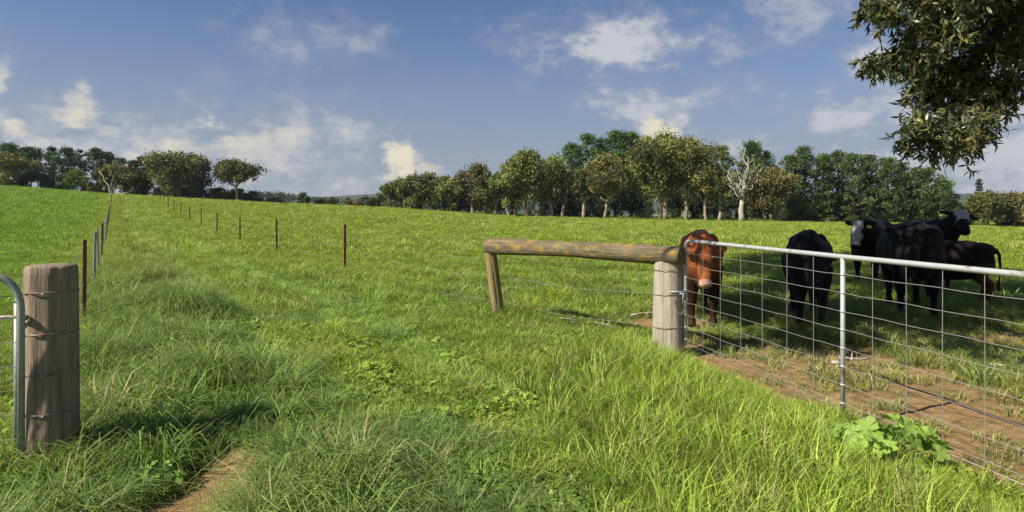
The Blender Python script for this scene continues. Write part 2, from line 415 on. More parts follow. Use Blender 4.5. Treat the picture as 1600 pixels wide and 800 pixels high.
# ------------------------------------------------------------------ grass
def tuft(name, n, h, spread, lean, width, seed, droop=.5, hj=.35):
    r = np.random.default_rng(seed); K_ = 4
    ang = r.random(n)*2*np.pi; rad = np.sqrt(r.random(n))*spread
    bx = np.cos(ang)*rad; by = np.sin(ang)*rad
    hh = h*(1-hj+2*hj*r.random(n)); la = ang+r.normal(0, .9, n); ln = lean*(.3+r.random(n)*1.1)
    dr = droop*(.4+r.random(n)); w = width*(.6+.8*r.random(n)); fa = la+np.pi/2+r.normal(0, .5, n)
    V = np.zeros((n, K_*2-1, 3))
    for k in range(K_):
        s = k/(K_-1)
        # arc: horizontal travel grows, height saturates with droop
        th = ln*s+dr*s*s
        hx = hh*(s*np.sin(np.minimum(th, 2.2)*.8)); hz_ = hh*s*np.cos(np.minimum(th, 2.2)*.8)
        cx = bx+np.cos(la)*hx; cy = by+np.sin(la)*hx; cz = hz_-.02*(1-s)
        ww = w*(1-s**1.6)*.5
        if k < K_-1:
            V[:, 2*k] = np.stack([cx-np.cos(fa)*ww, cy-np.sin(fa)*ww, cz], -1)
            V[:, 2*k+1] = np.stack([cx+np.cos(fa)*ww, cy+np.sin(fa)*ww, cz], -1)
        else: V[:, 2*k] = np.stack([cx, cy, cz], -1)
    b = np.arange(n)[:, None, None]*(K_*2-1)
    q = []
    for k in range(K_-2): q += [[2*k, 2*k+1, 2*k+3], [2*k, 2*k+3, 2*k+2]]
    q += [[2*K_-4, 2*K_-3, 2*K_-2]]
    Fq = (np.array(q)[None]+b).reshape(-1, 3)
    o = mesh_np(name, V.reshape(-1, 3), Fq, M_GRASS, None, True, link=False)
    fattr(o.data, 'bv', np.repeat(r.random(n), K_*2-1)); return o
def clover(name, n, h, spread, seed, size=.016):
    r = np.random.default_rng(seed); V = []; Fq = []; bv = []
    for _ in range(n):
        a = r.random()*6.28; d = math.sqrt(r.random())*spread; c = np.array([math.cos(a)*d, math.sin(a)*d, h*(.4+.7*r.random())])
        a0 = r.random()*6.28; t1, t2 = r.normal(0, .35, 2); sz = size*(.7+.7*r.random()); val = r.random()*.9
        for k in range(3):
            a1 = a0+k*2.094; e = np.array([math.cos(a1), math.sin(a1), 0]); s_ = np.array([-e[1], e[0], 0])
            P = [c, c+e*sz*.6+s_*sz*.55, c+e*sz*1.25, c+e*sz*.6-s_*sz*.55]
            for q in P:
                q = q.copy(); q[2] += (q[0]-c[0])*t1+(q[1]-c[1])*t2; V.append(q); bv.append(val)
            b = len(V)-4; Fq += [[b, b+1, b+2], [b, b+2, b+3]]
    o = mesh_np(name, np.array(V), np.array(Fq), M_GRASS, None, False, link=False); fattr(o.data, 'bv', bv); return o

src = bpy.data.collections.new('grass_sources')
TYPES = {}
def reg(kind, objs):
    TYPES[kind] = []
    for o in objs:
        TYPES[kind].append(len(src.objects)); o.name = 'tuft_%02d' % len(src.objects); src.objects.link(o)
reg('short', [tuft('t', 64, .095, .11, 1.1, .0062, 10+k, 1.0) for k in range(4)])
reg('med', [tuft('t', 56, .15, .09, .75, .0072, 20+k, 1.0) for k in range(4)])
reg('long', [tuft('t', 40, .26, .07, .34, .0095, 30+k, .6) for k in range(4)])
reg('tussock', [tuft('t', 80, .36, .07, .65, .0072, 40+k, 1.7) for k in range(4)])
reg('clover', [clover('t', 70, .07, .13, 50+k) for k in range(3)])
reg('weed', [clover('t', 22, .08, .12, 60+k, .026) for k in range(2)])
reg('far', [tuft('t', 60, .16, .45, .7, .020, 70+k, .9, .6) for k in range(4)])

def scatter(n, ymin, ymax, umax=1.05, seed=1):
    r = np.random.default_rng(seed)
    y = np.sqrt(ymin**2+(ymax**2-ymin**2)*r.random(n)); u = (r.random(n)*2-1)*umax
    return u*y, y, r
P = []; ROT = []; SCL = []; IDX = []; TIN = []
def put(x, y, kind, scl, r, tint=None, tiltmax=.15):
    n = len(x)
    if n == 0: return
    P.append(np.stack([x, y, ground_z(x, y)-.005-dirt_mask(x, y)*.02], -1))
    ROT.append(np.stack([r.normal(0, tiltmax, n), r.normal(0, tiltmax, n), r.random(n)*6.283], -1))

    SCL.append(np.asarray(scl)); IDX.append(np.array(TYPES[kind])[r.integers(0, len(TYPES[kind]), n)])
    T = (tint_field(x, y) if tint is None else tint)*(1+r.normal(0, .08 if kind == 'far' else .16, (n, 1))); T = T*(1+r.normal(0, .05, (n, 3))); sw = r.random(n) < .03; T[sw] = np.array([.36, .33, .14])*(.8+.4*r.random((sw.sum(), 1))); TIN.append(np.clip(T, .01, .9))
def inpost(x, y):
    return (np.hypot(x+2.84, y-3.95) < .17) | (np.hypot(x-1.74, y-7.12) < .18)
def region(x, y):
    """expected sward height class by place"""
    l = lane(x, y); g = gateside(x, y); r = np.hypot(x, y)
    pn = fbm(x, y, .9, 71); pw = fbm(x, y, 2.4, 73)
    dm = dirt_mask(x, y)
    edge = sst(x+(pw-.5)*1.2, .15, 1.0)*(1-sst(y+(pn-.5)*1.2, 6.2, 7.4))*(1-sst(g+(pn-.5)*.5, -.32, -.10))
    postb = np.exp(-(((x-1.6)/.5)**2+((y-6.8)/.45)**2))+.9*np.exp(-(((x+.2)/.35)**2+((y-9.0)/.3)**2))
    lng = np.clip(edge+postb*.8, 0, 1)
    verge = (1-sst(np.abs(l-.75+(pn-.5)*.6), .45, 1.0))*(1-sst(r, 14, 30))
    verge = np.clip(verge*sst(y, 2.0, 3.0)*sst(pn*.5+pw*.5, .30, .46)+.0, 0, 1)
    tk = np.exp(-(((x+1.70)/.42)**2))*(1-sst(y, 4.2, 4.8)); verge = verge*(1-tk)
    lng = lng*(1-.0*g)
    rfence = 1-sst(np.abs((x-RP0.x)*FN.x+(y-RP0.y)*FN.y), .25, .8)
    rfence = rfence*sst(y, 10, 14)
    return l, g, r, pn, pw, dm, lng, verge, rfence
# near tier
for (n, y0, y1, s0, seed) in ((31000, 1.9, 9.5, 1.0, 1), (26000, 9.5, 22, 1.5, 2)):
    x, y, r = scatter(n, y0, y1, 1.2 if y0 < 5 else 1.0, seed)
    l, g, rd, pn, pw, dm, lng, verge, rf = region(x, y)
    q = r.random(len(x)); trk = np.exp(-(((x+1.70)/.38)**4))*(1-sst(y, 4.1, 4.5))
    q2 = r.random(len(x)); keep = (q > np.minimum(dm*1.5-.02, np.where(g > .1, .97, 1.1))) & (q2 > trk*.97*(y < 4.1)) & ~inpost(x, y) & (x < y*1.1)
    # worn paddock grass behind the gate is short
    x, y, l, g, rd, pn, pw, dm, lng, verge, rf = [a[keep] for a in (x, y, l, g, rd, pn, pw, dm, lng, verge, rf)]
    q = r.random(len(x)); used = np.zeros(len(x), bool)
    m = (q < lng*.75) & ~used; put(x[m], y[m], 'long', s0**.6*(.72+.5*r.random(m.sum()))*(.5+.5*sst(-g[m], .1, .9)), r); used |= m
    q = r.random(len(x)); m = (q < verge*(.12+.75*sst(fbm(x, y, .5, 99, 3), .45, .58))) & ~used; put(x[m], y[m], 'tussock', (.45+.95*r.random(m.sum())**1.5)*s0**.2, r); used |= m
    q = r.random(len(x)); used |= (q < verge*.35*(1-sst(fbm(x, y, .5, 99, 3), .42, .52))) & ~used
    ts = sst(fbm(x, y, .7, 97, 3), .58, .66)*(g < -.2); q = r.random(len(x)); m = (q < ts*.5) & ~used; put(x[m], y[m], 'tussock', (.42+.4*r.random(m.sum())), r, tint_field(x[m], y[m])*np.array([[.82, .9, .95]])); used |= m
    q = r.random(len(x)); m = (q < rf*.5) & ~used; put(x[m], y[m], 'tussock', (.5+.4*r.random(m.sum())), r); used |= m
    cl = sst(fbm(x, y, .40, 81), .47, .62)*.7*(g < .1)*(1-sst(rd, 7, 10)); q = r.random(len(x))
    m = (q < cl*.30) & ~used; put(x[m], y[m], 'clover', .8+.6*r.random(m.sum()), r); used |= m
    q = r.random(len(x)); m = (q < cl*.03) & ~used; put(x[m], y[m], 'weed', .7+.6*r.random(m.sum()), r, tint_field(x[m], y[m])*1.08); used |= m
    trk2 = np.maximum(1-sst(np.abs(l-1.75+(pw-.5)*.3), .14, .34), 1-sst(np.abs(l-3.15+(pw-.5)*.3), .14, .34))*(rd > 4.8)
    tall = sst(pn, .42, .60)*(1-trk2); q = r.random(len(x))
    m = (q < (.25+.5*tall)*(1-trk2)) & ~used & (dm < .3); put(x[m], y[m], 'med', s0**.8*(.6+.6*r.random(m.sum()))*(.75+.5*tall[m]), r); used |= m
    m = ~used; put(x[m], y[m], 'short', s0*(.8+.7*r.random(m.sum())), r)
for (n, y0, y1, sc, seed) in ((26000, 20, 50, .95, 4), (30000, 50, 122, 1.35, 5)):
    x, y, r = scatter(n, y0, y1, .98, seed)
    put(x, y, 'far', sc*(.6+.6*r.random(len(x)))*(.8+.5*fbm(x, y, 4, 91)), r)
x, y, r = scatter(6000, 118, 136, .98, 6)
put(x, y, 'far', 2.0*(.7+.6*r.random(len(x))), r)
# tall seeding grass along the wire of the left fence and the far field edge
tt = rng.random(1500)**1.5*100+5; x = LP0.x+FD.x*tt+rng.normal(.15, .22, 1500); y = LP0.y+FD.y*tt+rng.normal(0, .2, 1500)
put(x, y, 'tussock', (.55+.45*rng.random(1500))*(1+tt/160), rng)
P = np.concatenate(P); ROT = np.concatenate(ROT); SCL = np.concatenate(SCL); IDX = np.concatenate(IDX); TIN = np.concatenate(TIN)
me = bpy.data.meshes.new('grass'); me.vertices.add(len(P)); me.vertices.foreach_set('co', P.astype(np.float32).ravel())
fattr(me, 'rot', ROT, 'FLOAT_VECTOR'); fattr(me, 'scl', SCL); fattr(me, 'idx', IDX, 'INT'); fattr(me, 'tint', TIN, 'FLOAT_COLOR')
grass = bpy.data.objects.new('grass', me); COL.objects.link(grass)
tag(grass, 'long and short green pasture grass mixed with clover covering the field and the lane', 'grass', kind='stuff')
ng = bpy.data.node_groups.new('scatter_grass', 'GeometryNodeTree')
ng.interface.new_socket('Geometry', in_out='INPUT', socket_type='NodeSocketGeometry')
ng.interface.new_socket('Geometry', in_out='OUTPUT', socket_type='NodeSocketGeometry')
gi = ng.nodes.new('NodeGroupInput'); go = ng.nodes.new('NodeGroupOutput')
iop = ng.nodes.new('GeometryNodeInstanceOnPoints'); ci = ng.nodes.new('GeometryNodeCollectionInfo')
ci.inputs[0].default_value = src; ci.inputs['Separate Children'].default_value = True; ci.inputs['Reset Children'].default_value = True
def na_(name, typ):
    n = ng.nodes.new('GeometryNodeInputNamedAttribute'); n.data_type = typ; n.inputs[0].default_value = name; return n.outputs[0]
e2r = ng.nodes.new('FunctionNodeEulerToRotation'); ng.links.new(na_('rot', 'FLOAT_VECTOR'), e2r.inputs[0])
ng.links.new(gi.outputs[0], iop.inputs['Points']); ng.links.new(ci.outputs[0], iop.inputs['Instance'])
iop.inputs['Pick Instance'].default_value = True
ng.links.new(na_('idx', 'INT'), iop.inputs['Instance Index']); ng.links.new(e2r.outputs[0], iop.inputs['Rotation'])
ng.links.new(na_('scl', 'FLOAT'), iop.inputs['Scale']); ng.links.new(iop.outputs[0], go.inputs[0])
md = grass.modifiers.new('scatter', 'NODES'); md.node_group = ng

# ------------------------------------------------------------------ trees
def leaf_quads(C, size, r, up=0.25, asp=.6):
    n = len(C); d = r.normal(size=(n, 3)); d /= np.linalg.norm(d, axis=1)[:, None]
    nrm = r.normal(size=(n, 3)); nrm[:, 2] += up*3; nrm -= (nrm*d).sum(1)[:, None]*d; nrm /= np.linalg.norm(nrm, axis=1)[:, None]
    s_ = np.cross(d, nrm); L = size*(.6+.8*r.random(n))[:, None]
    V = np.stack([C-d*L*.5, C+s_*L*.5*asp, C+d*L*.5, C-s_*L*.5*asp], 1).reshape(-1, 3)
    return V, np.arange(4*n).reshape(-1, 4)
def foliage_obj(name, clumps, r, size, dens, parent, tone, asp=.6, mat=None, tonej=.22, shell=.55):
    """clumps: (cx,cy,cz,rx,ry,rz); leaves through each clump's volume, thicker toward its outside"""
    Cs = []; T = []
    for (cx, cy, cz, rx, ry, rz) in clumps:
        n = max(12, int(dens*(rx*ry+rx*rz+ry*rz)/3*4))
        d = r.normal(size=(n, 3)); d /= np.linalg.norm(d, axis=1)[:, None]
        rad = (shell+(1-shell)*r.random(n))**1.0*(1+.22*r.normal(size=n))
        lump = 1+.25*np.sin(d[:, 0]*5+cx)*np.sin(d[:, 1]*6+cz)*np.cos(d[:, 2]*5+cy)
        Cs.append(d*(rad*lump)[:, None]*np.array([rx, ry, rz])+np.array([cx, cy, cz]))
        k = 1+r.normal(0, tonej); k = max(.5, min(1.6, k)); hue = r.normal(0, .05)
        c = np.array(tone)*k*np.array([1+hue, 1, 1-hue]); T.append(np.tile(c, (n, 1))*(1+r.normal(0, .12, (n, 1))))
    Cs = np.concatenate(Cs); T = np.clip(np.concatenate(T), .005, .9)
    V, Fq = leaf_quads(Cs, size, r, asp=asp)
    o = mesh_np(name, V, Fq, mat or M_LEAF, parent)
    fattr(o.data, 'tone', np.repeat(T, 4, 0), 'FLOAT_COLOR'); fattr(o.data, 'bv', np.repeat(r.random(len(Cs)), 4)); return o
def limb(mb, a, b, r0, r1, r, seg=6, wob=.06, n=5):
    a = Vector(a); b = Vector(b); L = (b-a).length; pts = []
    for i in range(n):
        s = i/(n-1); p = a.lerp(b, s)
        if 0 < i < n-1: p += Vector(r.normal(0, wob*L, 3))*Vector((1, 1, .4)).length*.7
        pts.append(p)
    mb.tube(pts, [lerp(r0, r1, i/(n-1)) for i in range(n)], seg); return pts
GUMC = (.165, .185, .052); GUMB = (.195, .180, .065); PINEC = (.080, .140, .030); PINED = (.052, .095, .034)
def gum_tree(px, D, top, w, label, tone=GUMC, seed=0, pale=.7, trunks=1, cross=.35, low=.35, dense=1.0, group='gum trees along the paddock edge', lean=0):
    r = np.random.default_rng(1000+seed); x = (px-800)/1000*D; y = D; z = float(ground_z(x, y))
    H = EYE+(325-top)/1000*D-z; Wd = w/1000*D
    root = empty('gum_tree', (x, y, z)); tag(root, label, 'tree', group)
    mb = MB(); tips = []
    for k in range(trunks):
        ox = (k-(trunks-1)/2)*.9
        base = (ox, r.normal(0, .2), -.1); fork = (ox*1.3+r.normal(0, .3)+lean*.3, r.normal(0, .3), H*(cross*.7+.12*r.random()))
        rt = H*.028*(.8+.4*r.random())/(trunks**.3)
        tp = limb(mb, base, fork, rt*1.25, rt*.85, r, 8, .02)
        nl = int(r.integers(3, 6))
        for j in range(nl):
            a = 2*math.pi*(j+r.random()*.6)/nl; q = .25+.35*r.random()
            e = (fork[0]+math.cos(a)*Wd*q*.8+lean*.5, fork[1]+math.sin(a)*Wd*q*.6, H*(.62+.3*r.random()))
            lp = limb(mb, fork, e, rt*.65, rt*.18, r, 6, .07, 6); tips += [tuple(lp[-1]), tuple(lp[-2]), tuple(lp[-3])]
            for _ in range(2):
                e2 = (lp[3][0]+r.normal(0, Wd*.18), lp[3][1]+r.normal(0, Wd*.18), lp[3][2]+H*(.05+.15*r.random()))
                l2 = limb(mb, lp[3], e2, rt*.3, rt*.1, r, 5, .06, 4); tips.append(tuple(l2[-1]))
    mb.build('trunk', M_PALE if seed % 3 else M_GREYB, root)
    cl = []
    for (tx, ty, tz) in tips:
        s_ = Wd*(.10+.10*r.random()); cl.append((tx+r.normal(0, .3), ty, min(tz, H-s_*.8), s_*1.15, s_*1.15, s_*.85))
    for _ in range(int(22*dense*pale)+6):
        a = r.random()*6.28; q = math.sqrt(r.random()); zz = H*(low+(.95-low)*r.random()); prof = math.sin(math.pi*min(1, max(0.12, (zz/H-low*.6)/(1.02-low*.6))))**.5
        s_ = Wd*(.06+.11*r.random()); cl.append((math.cos(a)*q*Wd*.46*prof+lean*.4, math.sin(a)*q*Wd*.4*prof, min(zz, H-s_*.8), s_*1.0, s_*1.0, s_*(.7+.7*r.random())))
    for _ in range(int(13*dense)):
        a = r.random()*6.28; q = r.random()**.5*.50; s_ = Wd*(.025+.045*r.random()); zz = H*(.72+.28*math.cos(q*3.2)*r.random()**.4); cl.append((math.cos(a)*q*Wd, math.sin(a)*q*Wd, min(zz, H-s_), s_, s_, s_*1.5))
    foliage_obj('crown', cl, r, .38, 40, root, tone, shell=.5, tonej=.32); return root
def pine_tree(px, D, top, w, label, tone=PINEC, seed=0, bare=.3, group='pines behind the gum trees', cone=False, flat=False):
    r = np.random.default_rng(2000+seed); x = (px-800)/1000*D; y = D; z = float(ground_z(x, y))
    H = EYE+(325-top)/1000*D-z; Wd = w/1000*D
    root = empty('pine_tree', (x, y, z)); tag(root, label, 'tree', group)
    mb = MB(); topx = r.normal(0, .3); tp = limb(mb, (0, 0, -.1), (topx, 0, H*.93), H*.022, H*.006, r, 7, .012, 7); cl = []
    nl = 14 if not flat else 8
    Wd *= 1.22
    for i in range(nl):
        s = i/(nl-1); zz = H*(bare+(.95-bare)*s)
        if cone: prof = 1.02-s*.95
        elif flat: prof = math.sin(math.pi*(.18+.74*s))*(.35+.75*s)
        else: prof = math.sin(math.pi*(.30+.63*s))**.7
        m_ = int(r.integers(4, 7))
        for j in range(m_):
            a = 2*math.pi*(j+r.random())/m_; rad = Wd*.5*prof*(.25+.8*r.random())
            e = (topx*s+math.cos(a)*rad, math.sin(a)*rad, zz+rad*.12*r.normal()); st = (topx*s*.9, 0, max(.3, zz-rad*.35))
            limb(mb, st, e, H*.007, H*.003, r, 5, .03, 3)
            s_ = Wd*(.09+.09*r.random()**1.5)*(.6 if cone else 1); cl.append((e[0], e[1], min(e[2], H-s_*.6), s_*1.15, s_*1.15, s_*.8))
    s_ = Wd*.12*(.5 if cone else 1); cl.append((topx, 0, H-s_*.9, s_, s_, s_))
    mb.build('trunk', M_BARK, root)
    foliage_obj('crown', cl, r, .36, 42, root, tone, asp=.5, shell=.55, tonej=.34); return root
def bush(px, D, top, w, label, tone, seed=0, group='bushes along the field edge', name='bush', base=None):
    r = np.random.default_rng(3000+seed); x = (px-800)/1000*D; y = D; z = float(ground_z(x, y))
    H = EYE+(325-top)/1000*D-z; Wd = w/1000*D; H = max(H, .8)
    root = empty(name, (x, y, z)); tag(root, label, 'bush', group); mb = MB(); cl = []
    for i in range(12):
        a = r.random()*6.28; q = math.sqrt(r.random())*.34; zz = H*(.1+.65*r.random()); f = (1-(zz/H)**2)**.5
        cl.append((math.cos(a)*q*Wd*(.5+f), math.sin(a)*q*Wd, zz, Wd*.2, Wd*.2, H*.22))
        if i % 3 == 0: limb(mb, (0, 0, -.1), (math.cos(a)*q*Wd, math.sin(a)*q*Wd, zz), .09, .03, r, 5, .04, 4)
    cl.append((0, 0, H*.8, Wd*.26, Wd*.26, H*.2))
    mb.build('stem', M_BARK, root); foliage_obj('crown', cl, r, .36, 50, root, tone, shell=.4); return root

E = 'gum trees along the paddock edge'; PG = 'pines behind the gum trees'
G = [ # px, D, top, w, tone, trunks, cross, low, dense, label
 (612, 120, 284, 34, GUMC, 1, .35, .10, 1.0, 'low olive gum tree at the far left end of the long tree row'),
 (632, 119, 276, 40, GUMC, 1, .3, .10, 1.2, 'thin topped olive gum, second from the left end of the long row'),
 (664, 117, 271, 52, (.125, .125, .045), 1, .3, .12, 1.6, 'rounded olive gum with arching top branches at the left of the long row'),
 (702, 116, 276, 48, GUMC, 1, .3, .10, 1.4, 'bushy olive gum foliage filling the dip left of a taller spiky crown'),
 (738, 115, 256, 54, (.135, .125, .045), 1, .35, .15, 1.3, 'spiky crowned olive gum standing above its lower neighbours left of mid row'),
 (775, 114, 266, 48, GUMC, 1, .3, .12, 1.4, 'mid height brown green gum between a spiky gum and a broad tall one'),
 (800, 113, 258, 44, GUMC, 2, .3, .2, 1.2, 'olive gum with twin slim trunks left of the broad tall gum'),
 (828, 112, 233, 76, GUMC, 2, .35, .25, 1.7, 'broad tall olive gum with an upright feathery top left of the dark pines'),
 (862, 112, 250, 48, GUMB, 1, .4, .35, 1.3, 'reddish brown gum with a bare leaning pale trunk beside the first dark pine'),
 (878, 111, 268, 30, GUMB, 1, .4, .35, .9, 'narrow brown gum tucked against the first dark pine'),
 (912, 110, 262, 44, (.11, .12, .045), 1, .35, .3, 1.1, 'short gum with a pale trunk in front of the first dark pines'),
 (945, 109, 243, 62, GUMB, 1, .35, .38, 1.2, 'brown green gum forking low from one pale trunk below the tallest pine'),
 (1012, 111, 232, 56, GUMC, 1, .4, .3, 1.3, 'golden olive gum left of the twin trunked giant'),
 (1036, 109, 211, 88, (.185, .180, .052), 2, .45, .33, 1.7, 'largest golden olive gum with twin pale trunks in mid row'),
 (1073, 108, 238, 52, (.15, .135, .05), 1, .4, .35, 1.1, 'slim gum with a crooked grey trunk just right of the largest gum'),
 (1103, 107, 252, 48, GUMB, 1, .4, .42, 1.0, 'brownish thin crowned gum with a leaning pale trunk'),
 (1124, 107, 258, 44, GUMB, 1, .35, .42, .9, 'small brown gum with one straight pale trunk left of the bare white limbed tree'),
 (1196, 106, 262, 60, (.18, .155, .05), 1, .3, .3, 1.3, 'golden gum with a short pale trunk right of the bare white limbed tree'),
 (1214, 108, 258, 40, (.20, .165, .055), 1, .35, .3, .9, 'small rusty tinted gum against the left end of the dense pine block'),
 (1515, 118, 312, 26, GUMC, 1, .3, .1, 1.0, 'low olive tree right of the sloping end of the pine block'),
 (1545, 112, 299, 46, (.15, .15, .045), 1, .3, .12, 1.6, 'rounded yellow green gum in front of the lone pointed conifer'),
 (1582, 112, 300, 50, (.15, .12, .05), 1, .3, .12, 1.6, 'rounded brown topped gum at the right end of the far trees'),
 (1618, 112, 301, 50, GUMC, 1, .3, .12, 1.6, 'rounded olive gum cut by the right side of the view')]
for k, (px, D, top, w, tone, tr, cr, lw, dn, lb) in enumerate(G):
    gum_tree(px, D, top, w*1.2, lb, tone, seed=k, trunks=tr, cross=cr, low=lw, dense=dn, group=E)
PN = [
 (890, 122, 224, 46, 'dark pine at the left shoulder of the tall pine group'),
 (918, 124, 208, 42, 'dark pine with gappy open top left of the tallest pines'),
 (938, 125, 214, 36, 'slim dark pine between an open topped one and the tallest'),
 (961, 124, 204, 50, 'tallest dark pine of the long row with a rounded top'),
 (986, 125, 205, 48, 'dark pine twin to the right of the tallest one'),
 (1008, 126, 211, 26, 'narrow dark pine tip poking up left of the golden giant gum'),
 (1062, 124, 228, 34, 'green pine half hidden by the golden giant gum'),
 (1082, 124, 219, 34, 'round topped green pine right of the golden giant gum'),
 (1104, 125, 227, 36, 'green pine with twin rounded tips behind a brown gum'),
 (1126, 124, 227, 38, 'round headed green pine just left of the bare white limbed tree'),
 (1176, 123, 221, 52, 'tall round green pine behind the bare white limbed tree'),
 (1200, 124, 234, 32, 'lower green pine shoulder right of the bare white limbed tree')]
for k, (px, D, top, w, lb) in enumerate(PN): pine_tree(px, D, top, w, lb, PINEC, seed=k, bare=.15, group=PG)
PB = [(1238, 112, 242, 40, 'pine at the left edge of the dense pine block'), (1256, 114, 229, 46, 'highest pine of the dense block behind the cattle'),
 (1286, 113, 240, 42, 'pine second in height right of the highest in the dense block'), (1311, 115, 236, 40, 'dense pine third from the highest, above the smallest black cow'),
 (1334, 113, 239, 40, 'dense pine straight above the white faced cow'), (1360, 115, 242, 44, 'broad dense pine left of the hanging gum branch tip'),
 (1388, 113, 246, 42, 'dense pine behind the left fringe of the hanging gum branch'), (1408, 115, 252, 36, 'dense pine under the left of the hanging gum branch'),
 (1434, 113, 262, 36, 'lower pine under the middle of the hanging gum branch'), (1456, 112, 262, 44, 'lower broad pine right of the middle of the hanging branch'),
 (1482, 111, 282, 38, 'shortest pine where the dense block slopes down at its right end')]
for k, (px, D, top, w, lb) in enumerate(PB): pine_tree(px, D, top, w, lb, (.085, .122, .034), seed=40+k, bare=.04, group='dense pine block on the right')
pine_tree(1530, 135, 279, 28, 'lone pointed dark conifer rising behind the rounded trees on the right', (.035, .06, .035), seed=70, bare=.1, group='lone conifers', cone=True)
# understorey along the foot of the row
US = [(645, 285), (690, 290), (722, 292), (760, 300), (792, 300), (845, 296), (880, 290), (905, 292), (930, 300), (962, 285), (985, 275), (1005, 285), (1052, 290), (1088, 288), (1113, 292),
      (1140, 306), (1172, 304), (1215, 300), (1245, 300), (1275, 305), (1305, 304), (1335, 308), (1365, 306), (1395, 308), (1425, 310), (1455, 310), (1485, 314), (1560, 318), (1600, 320)]
ORD = ['first', 'second', 'third', 'fourth', 'fifth', 'sixth', 'seventh', 'eighth', 'ninth', 'tenth', 'eleventh', 'twelfth', 'thirteenth', 'fourteenth', 'fifteenth', 'sixteenth', 'seventeenth', 'eighteenth', 'nineteenth', 'twentieth', 'twenty first', 'twenty second', 'twenty third', 'twenty fourth', 'twenty fifth', 'twenty sixth', 'twenty seventh', 'twenty eighth', 'twenty ninth']
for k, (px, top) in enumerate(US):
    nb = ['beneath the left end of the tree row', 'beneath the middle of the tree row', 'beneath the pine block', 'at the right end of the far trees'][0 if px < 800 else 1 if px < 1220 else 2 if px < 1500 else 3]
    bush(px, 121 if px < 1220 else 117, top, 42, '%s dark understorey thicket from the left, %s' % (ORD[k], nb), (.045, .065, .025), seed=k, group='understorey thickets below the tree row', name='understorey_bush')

# bare white limbed tree
def bare_tree(px, D, top, label):
    r = np.random.default_rng(77); x = (px-800)/1000*D; z = float(ground_z(x, D)); root = empty('gum_tree', (x, D, z)); tag(root, label, 'tree', E)
    mb = MB(); H = EYE+(325-top)/1000*D-z; f = (.2, 0, H*.30)
    limb(mb, (0, 0, -.1), f, .48, .34, r, 9, .02)
    tips = []
    for (ex, ez, w_) in ((-2.3, .48, .20), (-2.7, .56, .12), (-1.9, .66, .16), (-.4, .62, .2), (.9, .60, .24), (.7, .97, .2), (1.1, .85, .16), (2.6, .62, .16), (3.3, .70, .14), (-.9, .80, .13), (2.0, .80, .12)):
        st = f if abs(ex) < 1.5 or ez < .6 else (ex*.35, 0, H*.42)
        lp = limb(mb, st, (ex, r.normal(0, .8), H*ez), w_, .05, r, 6, .07, 7); tips.append(tuple(lp[-1]))
        for _ in range(3):
            q = lp[int(r.integers(3, 6))]; e = (q[0]+r.normal(0, .9), q[1]+r.normal(0, .6), q[2]+.5+r.random()*1.1); limb(mb, q, e, .06, .02, r, 5, .08, 4); tips.append(e)
    mb.build('trunk', bark_mat('bare_white_bark', (.30, .265, .205), (.44, .40, .33)), root)
    cl = [(a, b, c, .35, .35, .28) for (a, b, c) in tips if r.random() < .35]+[(2.6, 0, H*.55, 1.0, .9, .8), (-2.2, 0, H*.36, .9, .8, .5)]
    foliage_obj('crown', cl, r, .3, 20, root, GUMC)
bare_tree(1158, 104, 226, 'nearly bare gum with white trunk and crooked white limbs in mid row')

# left group
LG = 'trees on the left rise'
L_P = [(-12, 224, 40, 'dark flat topped pine cut by the left side of the view'), (12, 225, 42, 'dark flat topped pine first in the left pine row'),
 (48, 230, 48, 'gappy flat topped pine second in the left pine row'), (82, 230, 26, 'narrow round headed pine third in the left pine row'),
 (108, 231, 40, 'dark pine left of the rounded twin in the left pine row'), (128, 233, 26, 'slim dark pine between two bigger ones in the left row'),
 (152, 231, 34, 'round topped dark pine with open lower trunk in the left row'), (168, 238, 32, 'dark pine stepping down at the right of the left row'),
 (188, 247, 28, 'lower dark pine behind the leaning gum'), (204, 251, 24, 'small dark pine behind the dark round gum'),
 (227, 245, 38, 'separate round headed dark pine with a clear trunk left of the broad gum'), (252, 250, 22, 'small pine tip showing behind the broad gum')]
for k, (px, top, w, lb) in enumerate(L_P): pine_tree(px, 124, top, w, lb, PINED, seed=80+k, bare=.36, group='pine row on the left rise', flat=True)
for k, (px, top, w, lb, tone, dn) in enumerate([
 (12, 238, 58, 'broad brown green gum at the left edge on the rise', GUMB, 1.6),
 (172, 256, 44, 'reddish thin crowned gum leaning over the end of the left fence', GUMB, 1.3),
 (203, 262, 48, 'round dark olive gum right of the leaning one', (.085, .095, .035), 1.6),
 (280, 239, 92, 'broad brown crowned gum, largest tree on the left rise', (.14, .135, .055), 2.2),
 (369, 249, 64, 'two domed umbrella shaped gum standing alone right of the left rise', (.12, .115, .045), 1.3)]):
    gum_tree(px, 117, top, w, lb, tone, seed=50+k, cross=.4, low=.25 if k != 4 else .5, dense=dn, group='gum trees on the left rise')
